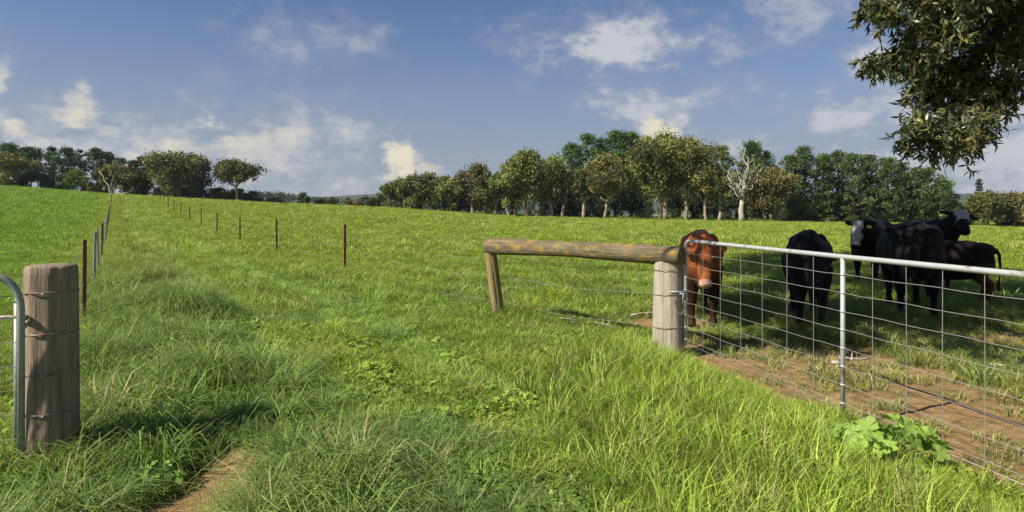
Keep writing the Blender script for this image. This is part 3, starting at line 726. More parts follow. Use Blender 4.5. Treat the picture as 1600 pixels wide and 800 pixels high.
for k, (px, top, w, lb, tone) in enumerate([
 (118, 263, 50, 'bright green rounded shrub below the left pine row', (.13, .17, .03)),
 (142, 284, 30, 'low yellow green shrub at the foot of the leaning gum', (.24, .22, .035)),
 (60, 268, 50, 'dark shrub under the flat topped pines', (.04, .055, .02)), (92, 270, 40, 'dark shrub left of the bright rounded one', (.04, .055, .02)),
 (30, 272, 44, 'dark brown shrub under the edge gum', (.06, .06, .025)), (228, 278, 40, 'dark shrub under the separate round headed pine', (.035, .05, .02)),
 (205, 282, 40, 'dark olive shrub below the round dark gum', (.05, .055, .02)), (160, 278, 34, 'dark shrub behind the yellow green one', (.05, .055, .02)),
 (259, 290, 34, 'golden green shrub at the left foot of the broad gum', (.17, .17, .035)), (290, 292, 36, 'olive shrub under the broad gum', (.10, .10, .03)),
 (314, 285, 26, 'small upright green shrub right of the broad gum', (.10, .13, .03)), (345, 292, 44, 'olive shrub at the left foot of the two domed gum', (.11, .12, .04)),
 (372, 294, 50, 'wide olive shrub under the two domed gum', (.12, .13, .045)), (395, 302, 30, 'low dark shrub right of the two domed gum', (.05, .06, .03)),
 (475, 299, 18, 'small square topped dark shrub standing alone on the skyline', (.075, .095, .03)), (500, 309, 18, 'tiny dark shrub right of the square topped one', (.05, .06, .025)),
 (518, 308, 24, 'low olive shrub on the skyline left of the russet one', (.09, .10, .035)), (545, 311, 26, 'low russet shrub on the skyline', (.22, .14, .06)),
 (572, 306, 26, 'olive shrub between the russet one and the long row', (.08, .09, .035)), (592, 300, 22, 'scrubby tall shrub at the left end of the long row', (.09, .09, .035)),
 (430, 309, 30, 'low pale olive shrub on the skyline', (.10, .11, .05))]):
    bush(px, 120, top, w, lb, tone, seed=60+k)
# dead leaning trunk where the left fence meets the trees
r = np.random.default_rng(5); dx = (178-800)/1000*112; dz = float(ground_z(dx, 112)); mb = MB()
limb(mb, (0, 0, -.1), (-2.6, 0, 4.2), .16, .05, r, 6, .03, 6); limb(mb, (-.6, 0, 1.0), (-.2, .3, 3.4), .08, .03, r, 5, .04, 5); limb(mb, (.3, 0, .15), (2.3, .4, .5), .18, .08, r, 6, .03, 4)
o = mb.build('dead_tree', M_DEAD); o.location = (dx, 112, dz); tag(o, 'grey dead leaning trunk at the far end of the left fence', 'dead tree')

# ------------------------------------------------------------------ far wood and hills
def far_wood(name, D, pts, tone, label, n=90, seed=0, size=1.2):
    r = np.random.default_rng(seed); cl = []
    for k in range(n):
        px = lerp(pts[0][0], pts[-1][0], (k+.5)/n)+r.normal(0, 3); top = np.interp(px, [q[0] for q in pts], [q[1] for q in pts])+abs(r.normal(0, 1.6))
        x = (px-800)/1000*D; H = (325-top)/1000*D+EYE; s_ = max(2., H*.3); z0 = -11
        yy = D+r.normal(0, 8)
        for q in range(4): cl.append((x+r.normal(0, 1.5), yy, lerp(z0, H-s_*.6, (q+1)/4), s_*.9, s_*.9, s_*.75))
    o = foliage_obj(name, cl, r, size, 3.5, None, tone, tonej=.15); tag(o, label, 'wood', kind='stuff')
far_wood('far_wood', 420, [(330, 306), (400, 300), (430, 299), (462, 303), (480, 308), (540, 310), (620, 306), (700, 305)], (.045, .075, .040), 'dark bluish wood on the skyline beyond the field', 110, 4)
def hill(name, D, pts, tone, depth=300):
    px = np.linspace(pts[0][0], pts[-1][0], 260); top = np.interp(px, [q[0] for q in pts], [q[1] for q in pts])
    x = (px-800)/1000*D; H = EYE+(325-top)/1000*D+(fbm(px, px*0, 9, 7)-.5)*D*.0035
    V = []; n = len(px)
    prof = [(-1, -14), (-.6, .35), (-.25, .8), (0, 1), (.5, .7), (1, -14)]
    for (t_, f) in prof:
        zz = H*f if f > 0 else np.full(n, float(f)); V.append(np.stack([x*(1+t_*depth/D), np.full(n, D+t_*depth), zz+(fbm(x, x*0+t_*50, 30, 3)-.5)*D*.002], -1))
    V = np.concatenate(V); i, j = np.meshgrid(np.arange(len(prof)-1), np.arange(n-1), indexing='ij')
    Fq = np.stack([i*n+j, i*n+j+1, (i+1)*n+j+1, (i+1)*n+j], -1).reshape(-1, 4)
    m, t, out = new_mat(name+'_scrub'); p = princ(t, out, 1, 0); nn = noise(t, objco(t), .05, 5, .7)
    t.links.new(ramp(t, nn.outputs[0], [(.35, tuple(c*.6 for c in tone)), (.65, tone)]), p.inputs['Base Color'])
    o = mesh_np(name, V, Fq, m, None, True); tag(o, kind='structure')
hill('hills', 1700, [(-1500, 306), (-200, 300), (300, 306), (420, 302), (500, 308), (520, 307), (590, 303), (700, 305), (1100, 308), (1700, 300), (3000, 304)], (.05, .075, .045))

# ------------------------------------------------------------------ timber posts and gates
def log_post(h, r0, r1, seed, seg=40, rings=34, tilt=(0, 0), dome=.02, facets=8, fa=.02):
    r = np.random.default_rng(seed); V = []; Fq = []
    for i in range(rings+3):
        s = min(i/rings, 1); z = -.25+(h+.25)*s; rad = lerp(r0, r1, s)
        if i == rings+1: rad *= .9; z += dome*.7
        if i == rings+2: rad *= .45; z += dome
        if i == rings: rad *= .985
        for k in range(seg):
            a = 2*math.pi*k/seg
            q = rad*(1+fa*math.cos(facets*a+seed)+.02*float(vnoise(a*3, z*1.3, 1, seed))+.018*math.sin(3*a+z*1.5))
            crack = -.012*max(0, math.cos(a*5+seed*2+.5*math.sin(z*3)))**30*(1 if rad > .03 else 0)
            q += crack; V.append((math.cos(a)*q+tilt[0]*z, math.sin(a)*q+tilt[1]*z, z))
    n = rings+3
    for i in range(n-1):
        for k in range(seg): Fq.append([i*seg+k, i*seg+(k+1) % seg, (i+1)*seg+(k+1) % seg, (i+1)*seg+k])
    Fq.append([(n-1)*seg+k for k in range(seg)])
    return V, Fq
def ring(mb, c, rad, wire=.003, z=0, tilt=0, seg=28):
    pts = [(c[0]+math.cos(a)*rad, c[1]+math.sin(a)*rad, z+math.cos(a+1)*tilt) for a in [2*math.pi*k/seg for k in range(seg+1)]]
    mb.tube(pts, wire, 5, False)
zl = float(ground_z(LP0.x, LP0.y))
lpost = empty('wooden_post', (LP0.x, LP0.y, zl)); tag(lpost, 'thick round weathered brown timber post with wire wraps beside the left gate', 'post')
V, Fq = log_post(1.235-zl, .142, .134, 2, fa=.035); mb = MB(); mb.add(V, Fq); mb.build('post_log', M_POSTL, lpost)
for zz in (1.09, .84, .60, .36):
    mb = MB(); ring(mb, (0, 0), .142 if zz > .7 else .145, .0032, zz, .006); ring(mb, (0, 0), .143 if zz > .7 else .146, .0026, zz-.006, .008)
    mb.box((.05, -.140, zz-.003), (.02, .012, .014)); mb.build('wire_wrap', M_OLDWIRE, lpost)
mb = MB(); mb.tube([(-.175, -.05, .02), (-.175, -.05, 1.02)], .017, 10); mb.tube([(-.175, -.05, 1.02), (-.175, -.05, 1.05)], .012, 10)
mb.build('hanging_rod', M_GALVOLD, lpost)
mb = MB(); mb.tube([(-.30, -.17, .945), (-.18, -.12, .95), (-.06, -.165, .953)], .011, 8); mb.ellipsoid((-.04, -.16, .953), (.018, .018, .018)); mb.build('hinge_pin', M_OLDWIRE, lpost)

# right strainer: grey post, long lichened rail on top, leaning leg
zr = float(ground_z(1.74, 7.12))
st = empty('timber_strainer', (1.74, 7.12, zr)); tag(st, 'timber fence strainer of a grey post, leaning leg and long lichen covered rail', 'fence strainer')
V, Fq = log_post(1.085-zr, .185, .158, 5, facets=4, fa=.035); mb = MB(); mb.add(V, Fq); mb.build('post_log', M_POSTR, st)
for zz in (.93, .66, .30):
    mb = MB(); ring(mb, (0, 0), .178 if zz > .5 else .186, .0035, zz, .01); mb.build('wire_wrap', M_OLDWIRE, st)
# rail: local line from the post top to far end
A = Vector((.10, -.20, 1.08-zr)); Bv = Vector((-.33-1.74, 8.85-7.12, 1.085)); d = Bv-A; L = d.length
V = []; Fq = []; seg = 32; n = 44
for i in range(n+4):
    s = min(max((i-2)/(n-1), 0), 1); e = {0: .5, 1: .93, n+3: .55, n+2: .94}.get(i, 1)
    rad = (.097+.006*math.sin(s*9)+.012*float(vnoise(s*14, .5, 1, 4)))*e; off = {0: -.012, n+3: .012}.get(i, 0)
    for k in range(seg):
        a = 2*math.pi*k/seg; q = rad*(1+.035*float(vnoise(a*2.2, s*9, 1, 9))+.02*math.sin(2*a+s*5))
        V.append((s*L+off, math.cos(a)*q, math.sin(a)*q+.012*math.sin(s*3.1)))
for i in range(n+3):
    for k in range(seg): Fq.append([i*seg+k, (i+1)*seg+k, (i+1)*seg+(k+1) % seg, i*seg+(k+1) % seg])
Fq.append(list(range(seg))); Fq.append([(n+3)*seg+k for k in range(seg)][::-1])
mb = MB(); mb.add(V, Fq); rail = mb.build('rail', M_RAIL, st)
rail.location = A; rail.rotation_euler = d.to_track_quat('X', 'Z').to_euler()
zg = float(ground_z(-.18, 9.0))
V, Fq = log_post(1.06, .085, .080, 8, facets=6); mb = MB(); mb.add(V, Fq); leg = mb.build('leaning_leg', M_LEG, st)
leg.location = (-.175-1.74, 8.98-7.12, zg-zr); top_ = Vector((-.30-1.74, 8.83-7.12, 1.02-zr)); leg.rotation_euler = (top_-leg.location).to_track_quat('Z', 'Y').to_euler()
mb = MB(); mb.box((.105, -.148, .68), (.05, .05, .02)); mb.tube([(.12, -.15, .55), (.12, -.17, .68), (.165, -.13, .70)], .009, 8); mb.tube([(-.02, -.175, .70), (.19, -.16, .70)], .010, 8)
mb.build('gate_hinge', M_GALVOLD, st)
mb = MB()
for k in range(16):
    a_ = k/15; c_ = Vector((lerp(.165, .02, a_), lerp(-.16, -.185, a_), .62-.16*math.sin(math.pi*a_)-.0*a_)); u_ = Vector((0, .35, 1)) if k % 2 else Vector((0, 1, .1)); v_ = Vector((-.8, -.2, -.5)).normalized(); u_ = u_.normalized()
    mb.tube([c_+v_*math.cos(q*.785)*.013+u_*math.sin(q*.785)*.008 for q in range(9)], .0024, 5, False)
mb.build('chain', M_OLDWIRE, st)

def pipe_corner(p0, c, p1, rad, n=7):
    """points rounding the corner c between p0 and p1"""
    p0, c, p1 = map(Vector, (p0, c, p1)); a = c+(p0-c).normalized()*rad; b = c+(p1-c).normalized()*rad
    return [a*(1-s)**2+c*2*s*(1-s)+b*s*s for s in [i/(n-1) for i in range(n)]]
gz = 0.0
gate = empty('farm_gate', (GA.x, GA.y, gz), math.atan2(GD.y, GD.x)); tag(gate, 'wide galvanised steel and wire mesh farm gate in front of the cattle', 'gate')
GL, GT, GB = 4.7, 1.245, .10
mb = MB(); pts = [(0, 0, GB)]+pipe_corner((0, 0, GB), (0, 0, GT), (GL, 0, GT), .10)+[(1.2, 0, GT-.002), (2.4, 0, GT-.004), (3.5, 0, GT-.002)]+pipe_corner((0, 0, GT), (GL, 0, GT), (GL, 0, GB), .10)+[(GL, 0, GB)]
mb.tube(pts, .0185, 12); mb.build('frame', M_GALV, gate)
mb = MB(); mb.tube([(0, 0, GB+.02), (GL, 0, GB+.02)], .0024, 8); mb.build('bottom_wire', M_WIRE, gate)
for sx in (2.35,):
    mb = MB(); mb.tube([(sx, 0, GB), (sx, 0, GT)], .0165, 12)
    for k in range(9): mb.tube([(sx, 0, GT-.135*k-.128), (sx, 0, GT-.135*k-.142)], .0195, 10)
    mb.build('upright', M_GALV, gate)
mb = MB()
hz_ = [GT-.135*(k+1) for k in range(8)]
for z in hz_:
    pts = [(s*GL/24, -.004+.0015*math.sin(s*2.1+z*9), z+.0035*math.sin(s*1.9+z*31)) for s in range(25)]
    mb.tube(pts, .0021, 6, False)
for k, sx in enumerate([.36, .69, 1.04, 1.37, 1.71, 2.03, 2.63, 2.91, 3.18, 3.45, 3.74, 4.03, 4.35]):
    mb.tube([(sx, .003, GT), (sx+.003*math.sin(k*3), .003, .65), (sx, .003, GB+.02)], .0021, 6, False)
for z in hz_: mb.tube([(0, 0, z-.008), (0, 0, z+.008)], .0215, 8)
mb.build('wire_mesh', M_WIRE, gate)

# left gate (only its end shows), swinging toward the camera
g2 = Vector((-2.92, 3.80, 0)); LGp = Vector(((33-800)/1000*3.72, 3.72, 0)); ld2 = Vector((-.93, -.36, 0)).normalized()
gl = empty('farm_gate', (LGp.x, LGp.y, 0), math.atan2(ld2.y, ld2.x)); tag(gl, 'weathered curved pipe end of a farm gate at the left edge beside the brown post', 'gate')
mb = MB(); T2 = 1.225; pts = [(0, 0, .07)]+pipe_corner((0, 0, 0), (0, 0, T2), (2, 0, T2), .22, 10)+[(3.3, 0, T2)]; mb.tube(pts, .019, 12)
mb.build('frame', M_GALVOLD, gl)
mb = MB(); mb.tube([(0, 0, .12), (3.3, 0, .12)], .014, 8)
mb.build('bottom_rail', M_GALVOLD, gl)
mb = MB()
for z in (.26, .40, .54, .68, .82, .96, 1.09): mb.tube([(0, 0, z), (1.6, 0, z-.005), (3.3, 0, z)], .0026, 5, False)
for k in range(1, 9): mb.tube([(k*.37, .003, .12), (k*.37, .003, T2)], .0026, 5, False)
mb.build('wire_mesh', M_OLDWIRE, gl)

# ------------------------------------------------------------------ wire fences
def picket(parent, x, y, h, mat, name='steel_picket', tilt=(0, 0), w=.034):
    """Y-section star picket"""
    z = float(ground_z(x, y)); V = []; F_ = []
    prof = []
    for k in range(3):
        a = 2*math.pi*k/3+.4; e = (math.cos(a), math.sin(a)); s_ = (-e[1], e[0])
        prof += [(e[0]*w-s_[0]*.004, e[1]*w-s_[1]*.004), (e[0]*w+s_[0]*.004, e[1]*w+s_[1]*.004), (math.cos(a+1.047)*.008, math.sin(a+1.047)*.008)]
    n = len(prof)
    for zz in (-.2, h*.5, h-.02, h): V += [(p_[0]*(1 if zz < h else .7)+tilt[0]*zz, p_[1]*(1 if zz < h else .7)+tilt[1]*zz, zz) for p_ in prof]
    for i in range(3):
        for k in range(n): F_.append([i*n+k, i*n+(k+1) % n, (i+1)*n+(k+1) % n, (i+1)*n+k])
    F_.append([3*n+k for k in range(n)])
    o = mesh_np(name, V, F_, mat, parent); pl = parent.matrix_basis.to_translation(); o.location = (x-pl.x, y-pl.y, z-pl.z); return o
lf = empty('wire_fence', (LP0.x, LP0.y, zl)); tag(lf, 'long wire fence on the left with mixed pale and rusty steel pickets', 'fence')
r = np.random.default_rng(12); tops = [Vector((LP0.x, LP0.y, 0))]
k = 0; s = 4.75
while s < 125:
    x = LP0.x+FD.x*s; y = LP0.y+FD.y*s
    m = M_RUST if k in (0, 3, 9, 14) else M_WHITEPK
    picket(lf, x, y, 1.12 if k else 1.15, m, w=.027, tilt=(r.normal(0, .015), r.normal(0, .015))); tops.append(Vector((x, y, 0))); s += 4.4+r.normal(0, .25); k += 1
for h in (.36, .60, .84, 1.06):
    mb = MB(); mb.tube([(p_.x-LP0.x, p_.y-LP0.y, float(ground_z(p_.x, p_.y))+h-zl) for p_ in tops], .003, 4, False); mb.build('wire', M_OLDWIRE if h != 1.06 else M_WIRE, lf)
rf = empty('wire_fence', (RP0.x, RP0.y, 0)); tag(rf, 'sagging wire fence of rusty brown steel pickets crossing the middle of the field', 'fence')
tops = [Vector((1.74, 7.12, 0)), Vector((-.18, 9.0, 0))]
for k in range(13):
    x = RP0.x-4.2*k; y = RP0.y+6.8*k
    picket(rf, x, y, 1.2, M_RUST, tilt=(r.normal(0, .015), r.normal(0, .015)), w=.040); tops.append(Vector((x, y, 0)))
for h in (.30, .66, .92):
    mb = MB(); pts = []
    for i in range(len(tops)-1):
        a, b = tops[i], tops[i+1]
        for q in range(6):
            s_ = q/6; p_ = a.lerp(b, s_); sag = -.10*math.sin(math.pi*s_)*(1.6 if i == 1 else .5); pts.append((p_.x-RP0.x, p_.y-RP0.y, float(ground_z(p_.x, p_.y))+h+sag))
    mb.tube(pts, .0028, 4, False); mb.build('wire', M_OLDWIRE, rf)

# ------------------------------------------------------------------ cattle
def coat_mat(name, dark, light, rough=.55):
    m, t, out = new_mat(name); p = princ(t, out, rough, .18); p.inputs['Sheen Weight'].default_value = .03
    n = noise(t, objco(t, (1, 1, 1)), 6, 5, .6); f = noise(t, objco(t, (1, 1, .35)), 70, 3, .7)
    c = mixc(t, smooth(t, n.outputs[0], .3, .7), dark, light)
    c = mixc(t, mth(t, 'MULTIPLY', f.outputs[0], .35), c, tuple(x*.5 for x in dark))
    c = mixc(t, attr(t, 'mark', o='Fac'), c, attr(t, 'markcol'))
    t.links.new(c, p.inputs['Base Color']); bump(t, f.outputs[0], p, .5, .012); return m
M_RED = coat_mat('red_coat', (.24, .060, .016), (.35, .100, .024))
M_BLACK = coat_mat('black_coat', (.004, .004, .005), (.008, .007, .007), .75)
M_BROWN = coat_mat('dark_brown_coat', (.008, .005, .005), (.018, .009, .007), .75)
M_EYE, t_, o_ = new_mat('eye'); p_ = princ(t_, o_, .12, .6); p_.inputs['Base Color'].default_value = (.01, .008, .006, 1)
M_TAG, t_, o_ = new_mat('yellow_tag'); p_ = princ(t_, o_, .5, .4); p_.inputs['Base Color'].default_value = (.75, .62, .03, 1)

def make_cow(x, y, heading, height, label, mat, head=(0.25, 0, -.1), pitch=R(55), yaw=0, roll=0, slim=1.0, length=1.0, white=None, tagged=False, cat='cow', name='cow', group='beef cattle behind the farm gate', legshift=0, under=None, tone_leg=None):
    """local +x forward, built 1.38 m at the withers then scaled"""
    z = float(ground_z(x, y)); root_s = height/1.38
    root = empty(name, (x, y, z), heading); tag(root, label, cat, group); root.scale = (root_s,)*3
    mb = MB(); Wd = slim; Lx = length
    E = lambda c, r_, M=None: mb.ellipsoid((c[0]*Lx, c[1]*Wd, c[2]), (r_[0]*Lx, r_[1]*Wd, r_[2]), 20, 14, M)
    E((.45, 0, .93), (.36, .27, .37)); E((.15, 0, .92), (.42, .33, .37)); E((-.15, 0, .90), (.42, .36, .37)); E((-.5, 0, .99), (.34, .27, .29))
    E((.05, 0, .72), (.5, .25, .20)); E((-.25, 0, .80), (.35, .30, .26)); E((.46, .15, .98), (.19, .13, .30)); E((.46, -.15, .98), (.19, .13, .30)); E((.42, 0, 1.20), (.30, .12, .13))
    E((-.46, .16, 1.12), (.17, .10, .10)); E((-.46, -.16, 1.12), (.17, .10, .10)); E((-.74, 0, 1.12), (.12, .13, .12)); E((.66, 0, .72), (.15, .14, .20))
    E((-.62, .14, .88), (.22, .12, .26)); E((-.62, -.14, .88), (.22, .12, .26))
    mb.tube([(.45*Lx, 0, 1.25), (.1*Lx, 0, 1.22), (-.3*Lx, 0, 1.23), (-.7*Lx, 0, 1.19)], [.09, .08, .08, .07], 12)
    for sy in (1, -1):
        f = legshift*sy
        for pts in ([(.44, .15, .84, .155), (.45+f*.3, .16, .62, .115), (.46+f*.8, .16, .48, .083), (.465+f, .16, .40, .068), (.47+f, .16, .37, .066), (.455+f, .16, .28, .045), (.45+f, .16, .17, .042), (.455+f, .16, .10, .053), (.475+f, .16, .06, .052), (.50+f, .16, .012, .062)],
                    [(-.58, .14, .90, .20), (-.50, .16, .74, .17), (-.52-f*.3, .165, .62, .125), (-.62-f*.6, .165, .53, .088), (-.71-f, .16, .47, .066), (-.70-f, .16, .40, .055), (-.67-f, .16, .27, .045), (-.65-f, .16, .17, .043), (-.645-f, .16, .10, .054), (-.62-f, .16, .06, .053), (-.59-f, .16, .012, .063)]):
            mb.tube([(a*Lx, b*Wd*sy, c) for a, b, c, _ in pts], [q[3] for q in pts], 14)
    # tail
    mb.tube([(-.84*Lx, 0, 1.15), (-.92*Lx, .01, 1.05), (-.94*Lx, .02, .8), (-.92*Lx, .02, .58), (-.90*Lx, .02, .44), (-.91*Lx, .02, .32)], [.045, .032, .024, .022, .04, .015], 10)
    # neck and head
    Pl = Vector((.72*Lx+head[0], head[1], 1.18+head[2]))
    mb.tube([(.38*Lx, 0, 1.0), (.60*Lx, head[1]*.15, 1.04+head[2]*.2), (.60*Lx*.45+Pl.x*.55, head[1]*.6, lerp(1.05, Pl.z-.05, .6)), Pl-Vector((.03, 0, .05))], [.29, .235, .175, .135], 16)
    Rm = Matrix.Rotation(yaw, 3, 'Z') @ Matrix.Rotation(pitch, 3, 'Y') @ Matrix.Rotation(roll, 3, 'X')
    hp = lambda a, b, c: Pl+Rm @ Vector((a, b, c))
    mb.tube([hp(-.04, 0, .0), hp(.06, 0, -.01), hp(.18, 0, -.02), hp(.30, 0, -.03), hp(.40, 0, -.035), hp(.47, 0, -.04)], [.115, .125, .112, .088, .082, .070], 16)
    mb.ellipsoid(hp(.10, 0, -.07), (.16, .085, .10), 16, 10, Rm); mb.ellipsoid(hp(.43, 0, -.045), (.07, .088, .07), 16, 10, Rm); mb.ellipsoid(hp(.02, 0, .05), (.09, .10, .07), 16, 10, Rm)
    mb.ellipsoid(hp(.10, .085, .03), (.05, .035, .03), 12, 8, Rm); mb.ellipsoid(hp(.10, -.085, .03), (.05, .035, .03), 12, 8, Rm)
    for sy in (1, -1):
        Me = Rm @ Matrix.Rotation(sy*R(-8), 3, 'X') @ Matrix.Rotation(sy*R(14), 3, 'Z')
        mb.ellipsoid(hp(-.03, sy*.19, -.005), (.062, .125, .026), 14, 8, Me); mb.ellipsoid(hp(-.03, sy*.10, .0), (.04, .06, .035), 12, 8, Me)
    # fuse into one body
    raw = mesh_np('raw', mb.v, mb.f, None)
    m1 = raw.modifiers.new('r', 'REMESH'); m1.mode = 'VOXEL'; m1.voxel_size = .0145
    m2 = raw.modifiers.new('s', 'SMOOTH'); m2.factor = .5; m2.iterations = 7
    dg = bpy.context.evaluated_depsgraph_get(); me = bpy.data.meshes.new_from_object(raw.evaluated_get(dg)); bpy.data.objects.remove(raw)
    me.name = 'body'; body = bpy.data.objects.new('body', me); COL.objects.link(body); body.parent = root; me.materials.clear(); me.materials.append(mat)
    me.polygons.foreach_set('use_smooth', np.ones(len(me.polygons), bool))
    co = np.zeros(len(me.vertices)*3, np.float32); me.vertices.foreach_get('co', co); co = co.reshape(-1, 3)
    hl = (co-np.array(Pl)) @ np.array(Rm)          # head-local coordinates
    # muscle and coat unevenness
    nn_ = np.zeros(len(co)*3, np.float32); me.vertices.foreach_get('normal', nn_); nn_ = nn_.reshape(-1, 3)
    dsp = (fbm(co[:, 0]*1+co[:, 1]*.6, co[:, 2]+co[:, 1]*.7, .16, 5)-.5)*.009
    co2 = co+nn_*dsp[:, None]*(np.linalg.norm(hl, axis=1) > .5)[:, None]; me.vertices.foreach_set('co', co2.astype(np.float32).ravel())
    mark = np.zeros(len(co)); mc = np.tile([[.03, .02, .018]], (len(co), 1))
    hooves = sst(-co[:, 2], -.075, -.055); mark = np.maximum(mark, hooves)
    muz = sst(hl[:, 0], .43, .47)*(np.abs(hl[:, 1]) < .12)*(np.abs(hl[:, 2]) < .16)
    inhead = (hl[:, 0] > -.12) & (hl[:, 0] < .6) & (np.abs(hl[:, 1]) < .15) & (np.abs(hl[:, 2]) < .18)
    if white:
        edge = .105+.012*np.sin(hl[:, 0]*30)
        wmask = inhead & (hl[:, 2] > -.075+.02*np.sin(hl[:, 0]*25)) & (np.abs(hl[:, 1]) < edge) & (hl[:, 0] > -.10) & (hl[:, 0] < (.43 if white == 'face' else .22))
        mark = np.where(wmask, 1, mark); mc[wmask] = (.36, .335, .315)
        if white == 'face':
            k_ = (muz > .3) & inhead; mark = np.where(k_, 1, mark); mc[k_] = (.02, .018, .018)
    elif mat is M_RED:
        k_ = inhead & (hl[:, 0] > .40); mark = np.where(k_, .85, mark); mc[k_] = (.52, .32, .22)
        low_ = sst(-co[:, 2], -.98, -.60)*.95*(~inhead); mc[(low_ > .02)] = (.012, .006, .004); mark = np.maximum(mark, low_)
    if mat is M_BROWN:
        rear = (co[:, 0] < -.35)*sst(-co[:, 2], -1.0, -.7)*.8; mc[rear > .02] = (.12, .035, .014); mark = np.maximum(mark, rear*(co[:, 2] > .1))
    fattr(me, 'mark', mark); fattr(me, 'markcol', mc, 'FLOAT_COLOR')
    for sy in (1, -1):
        e = MB(); e.ellipsoid(hp(.115, sy*.108, .028), (.028, .018, .023), 12, 8); e.build('eye', M_EYE, root)
    for sy in (1, -1):
        e = MB(); e.ellipsoid(hp(.492, sy*.036, -.01), (.010, .016, .012), 10, 6, Rm); e.build('nostril', M_EYE, root)
    if tagged:
        e = MB(); e.box(hp(.045, .20, .0), (.045, .065, .055), Rm); b_ = e.build('ear_tag', M_TAG, root, False)
    return root
def face_to(x, y, bx, by): return math.atan2(y-by, x-bx)
red = make_cow(2.63, 8.98, face_to(2.52, 8.3, 2.78, 9.7), 1.37, 'red brown cow facing the gate in sunlight with its head lowered', M_RED, head=(.12, -.02, -.12), pitch=R(62), slim=.86, length=.88, legshift=.03)
make_cow(4.04, 8.75, face_to(3.9, 8.1, 4.38, 9.5), 1.36, 'black cow with head hung low in tree shade right of the red one', M_BLACK, head=(.14, .0, -.22), pitch=R(70), slim=.82, length=.88, legshift=.02)
make_cow(7.75, 13.7, face_to(7.3, 13.2, 8.4, 14.2), 1.45, 'black cow with a full white face and yellow ear tag', M_BLACK, head=(.12, 0, .03), pitch=R(66), yaw=R(-8), slim=1.0, length=.95, white='face', tagged=True)
make_cow(5.98, 9.6, face_to(5.65, 8.9, 6.25, 10.4), 1.46, 'largest all black cow standing nearest in the middle of the herd', M_BLACK, head=(.08, -.12, -.02), pitch=R(60), yaw=R(-6), slim=1.16, length=.9, legshift=.04)
make_cow(7.78, 12.0, face_to(7.68, 11.2, 7.78, 12.9), 1.46, 'black cow with a white forehead looking over the others at the back', M_BLACK, head=(.02, .22, .20), pitch=R(30), yaw=R(-20), roll=R(-14), slim=.9, length=.75, white='brow')
make_cow(7.18, 10.45, face_to(6.7, 10.75, 7.75, 10.2), 1.14, 'dark brown calf in side view with its rump at the right', M_BROWN, head=(.02, .1, -.1), pitch=R(45), yaw=R(-30), slim=.75, length=.82, cat='calf', name='calf', group='beef cattle behind the farm gate', legshift=.03)

# ------------------------------------------------------------------ overhanging gum tree (trunk outside the view, right)
gz_ = float(ground_z(10.2, 6.0))
big = empty('large_gum_tree', (10.2, 6.0, gz_)); tag(big, 'overhanging gum branch with dense drooping narrow leaves at the upper right', 'tree')
O = Vector((10.2, 6.0, gz_)); r = np.random.default_rng(31)
tr = MB()
limb(tr, (0, 0, -.2), (-.5, .6, 4.2), .55, .40, r, 14, .015, 7)
def W2(p): return Vector(p)-O
fork = (-.5, .6, 4.2)
main = []
for e in ((5.2, 7.2, 6.2), (5.5, 10.5, 8.0), (9, 13, 10), (2.2, 8.2, 7.4), (3, 12, 9.5), (8, 5, 8)):
    pts = limb(tr, fork, W2(e), .26, .07, r, 9, .035, 8); main.append(pts)
tr.build('trunk', bark_mat('smooth_gum_bark', (.26, .21, .16), (.42, .37, .30), (.16, .10, .07)), big)
def dirpt(px, py, D): return Vector(((px-800)/1000*D, D, EYE+(325-py)/1000*D))
HC = [(1352, 2, .16), (1385, 8, .22), (1430, 12, .30), (1480, 5, .34), (1535, 8, .34), (1585, 10, .34), (1355, 92, .10), (1378, 95, .14), (1405, 80, .16), (1432, 68, .24), (1480, 62, .30), (1535, 62, .32), (1580, 70, .26),
      (1425, 108, .15), (1455, 118, .26), (1500, 115, .30), (1550, 115, .28), (1588, 125, .10), (1440, 160, .22), (1485, 162, .28), (1530, 160, .26), (1565, 150, .18), (1425, 205, .15), (1462, 205, .24), (1505, 203, .26), (1545, 200, .15),
      (1415, 232, .09), (1450, 238, .15), (1490, 238, .17), (1520, 228, .12), (1640, 30, .4), (1645, 110, .3), (1640, -60, .5), (1560, -60, .5), (1480, -60, .5), (1410, -50, .35), (1370, -40, .2)]
hb = MB(); leafC = []; leafD = []; LT = []
top_pts = [Vector((5.2, 7.2, 5.2)), Vector((4.7, 7.0, 4.6))]
hang = [[(1500, -160), (1490, -40), (1480, 60), (1470, 160), (1465, 235)], [(1560, -170), (1550, -20), (1545, 90), (1540, 180)], [(1500, -160), (1450, -60), (1430, 40), (1400, 85), (1350, 95)], [(1500, -160), (1430, -40), (1380, 0), (1345, 5)],
        [(1560, -170), (1590, -30), (1590, 90), (1575, 150)], [(1490, 20), (1450, 110), (1435, 200), (1415, 238)], [(1545, 60), (1510, 140), (1500, 225)]]
for hg in hang:
    pts = [dirpt(a, b, 7.0+.25*math.sin(a*.07))-O for a, b in hg]; n = len(pts)
    hb.tube(pts, [lerp(.022, .006, i/(n-1)) for i in range(n)], 6)
hb.tube([main[0][-1], dirpt(1500, -160, 7.0)-O], [.06, .03], 7); hb.tube([main[0][-1], dirpt(1560, -170, 7.0)-O], [.06, .03], 7)
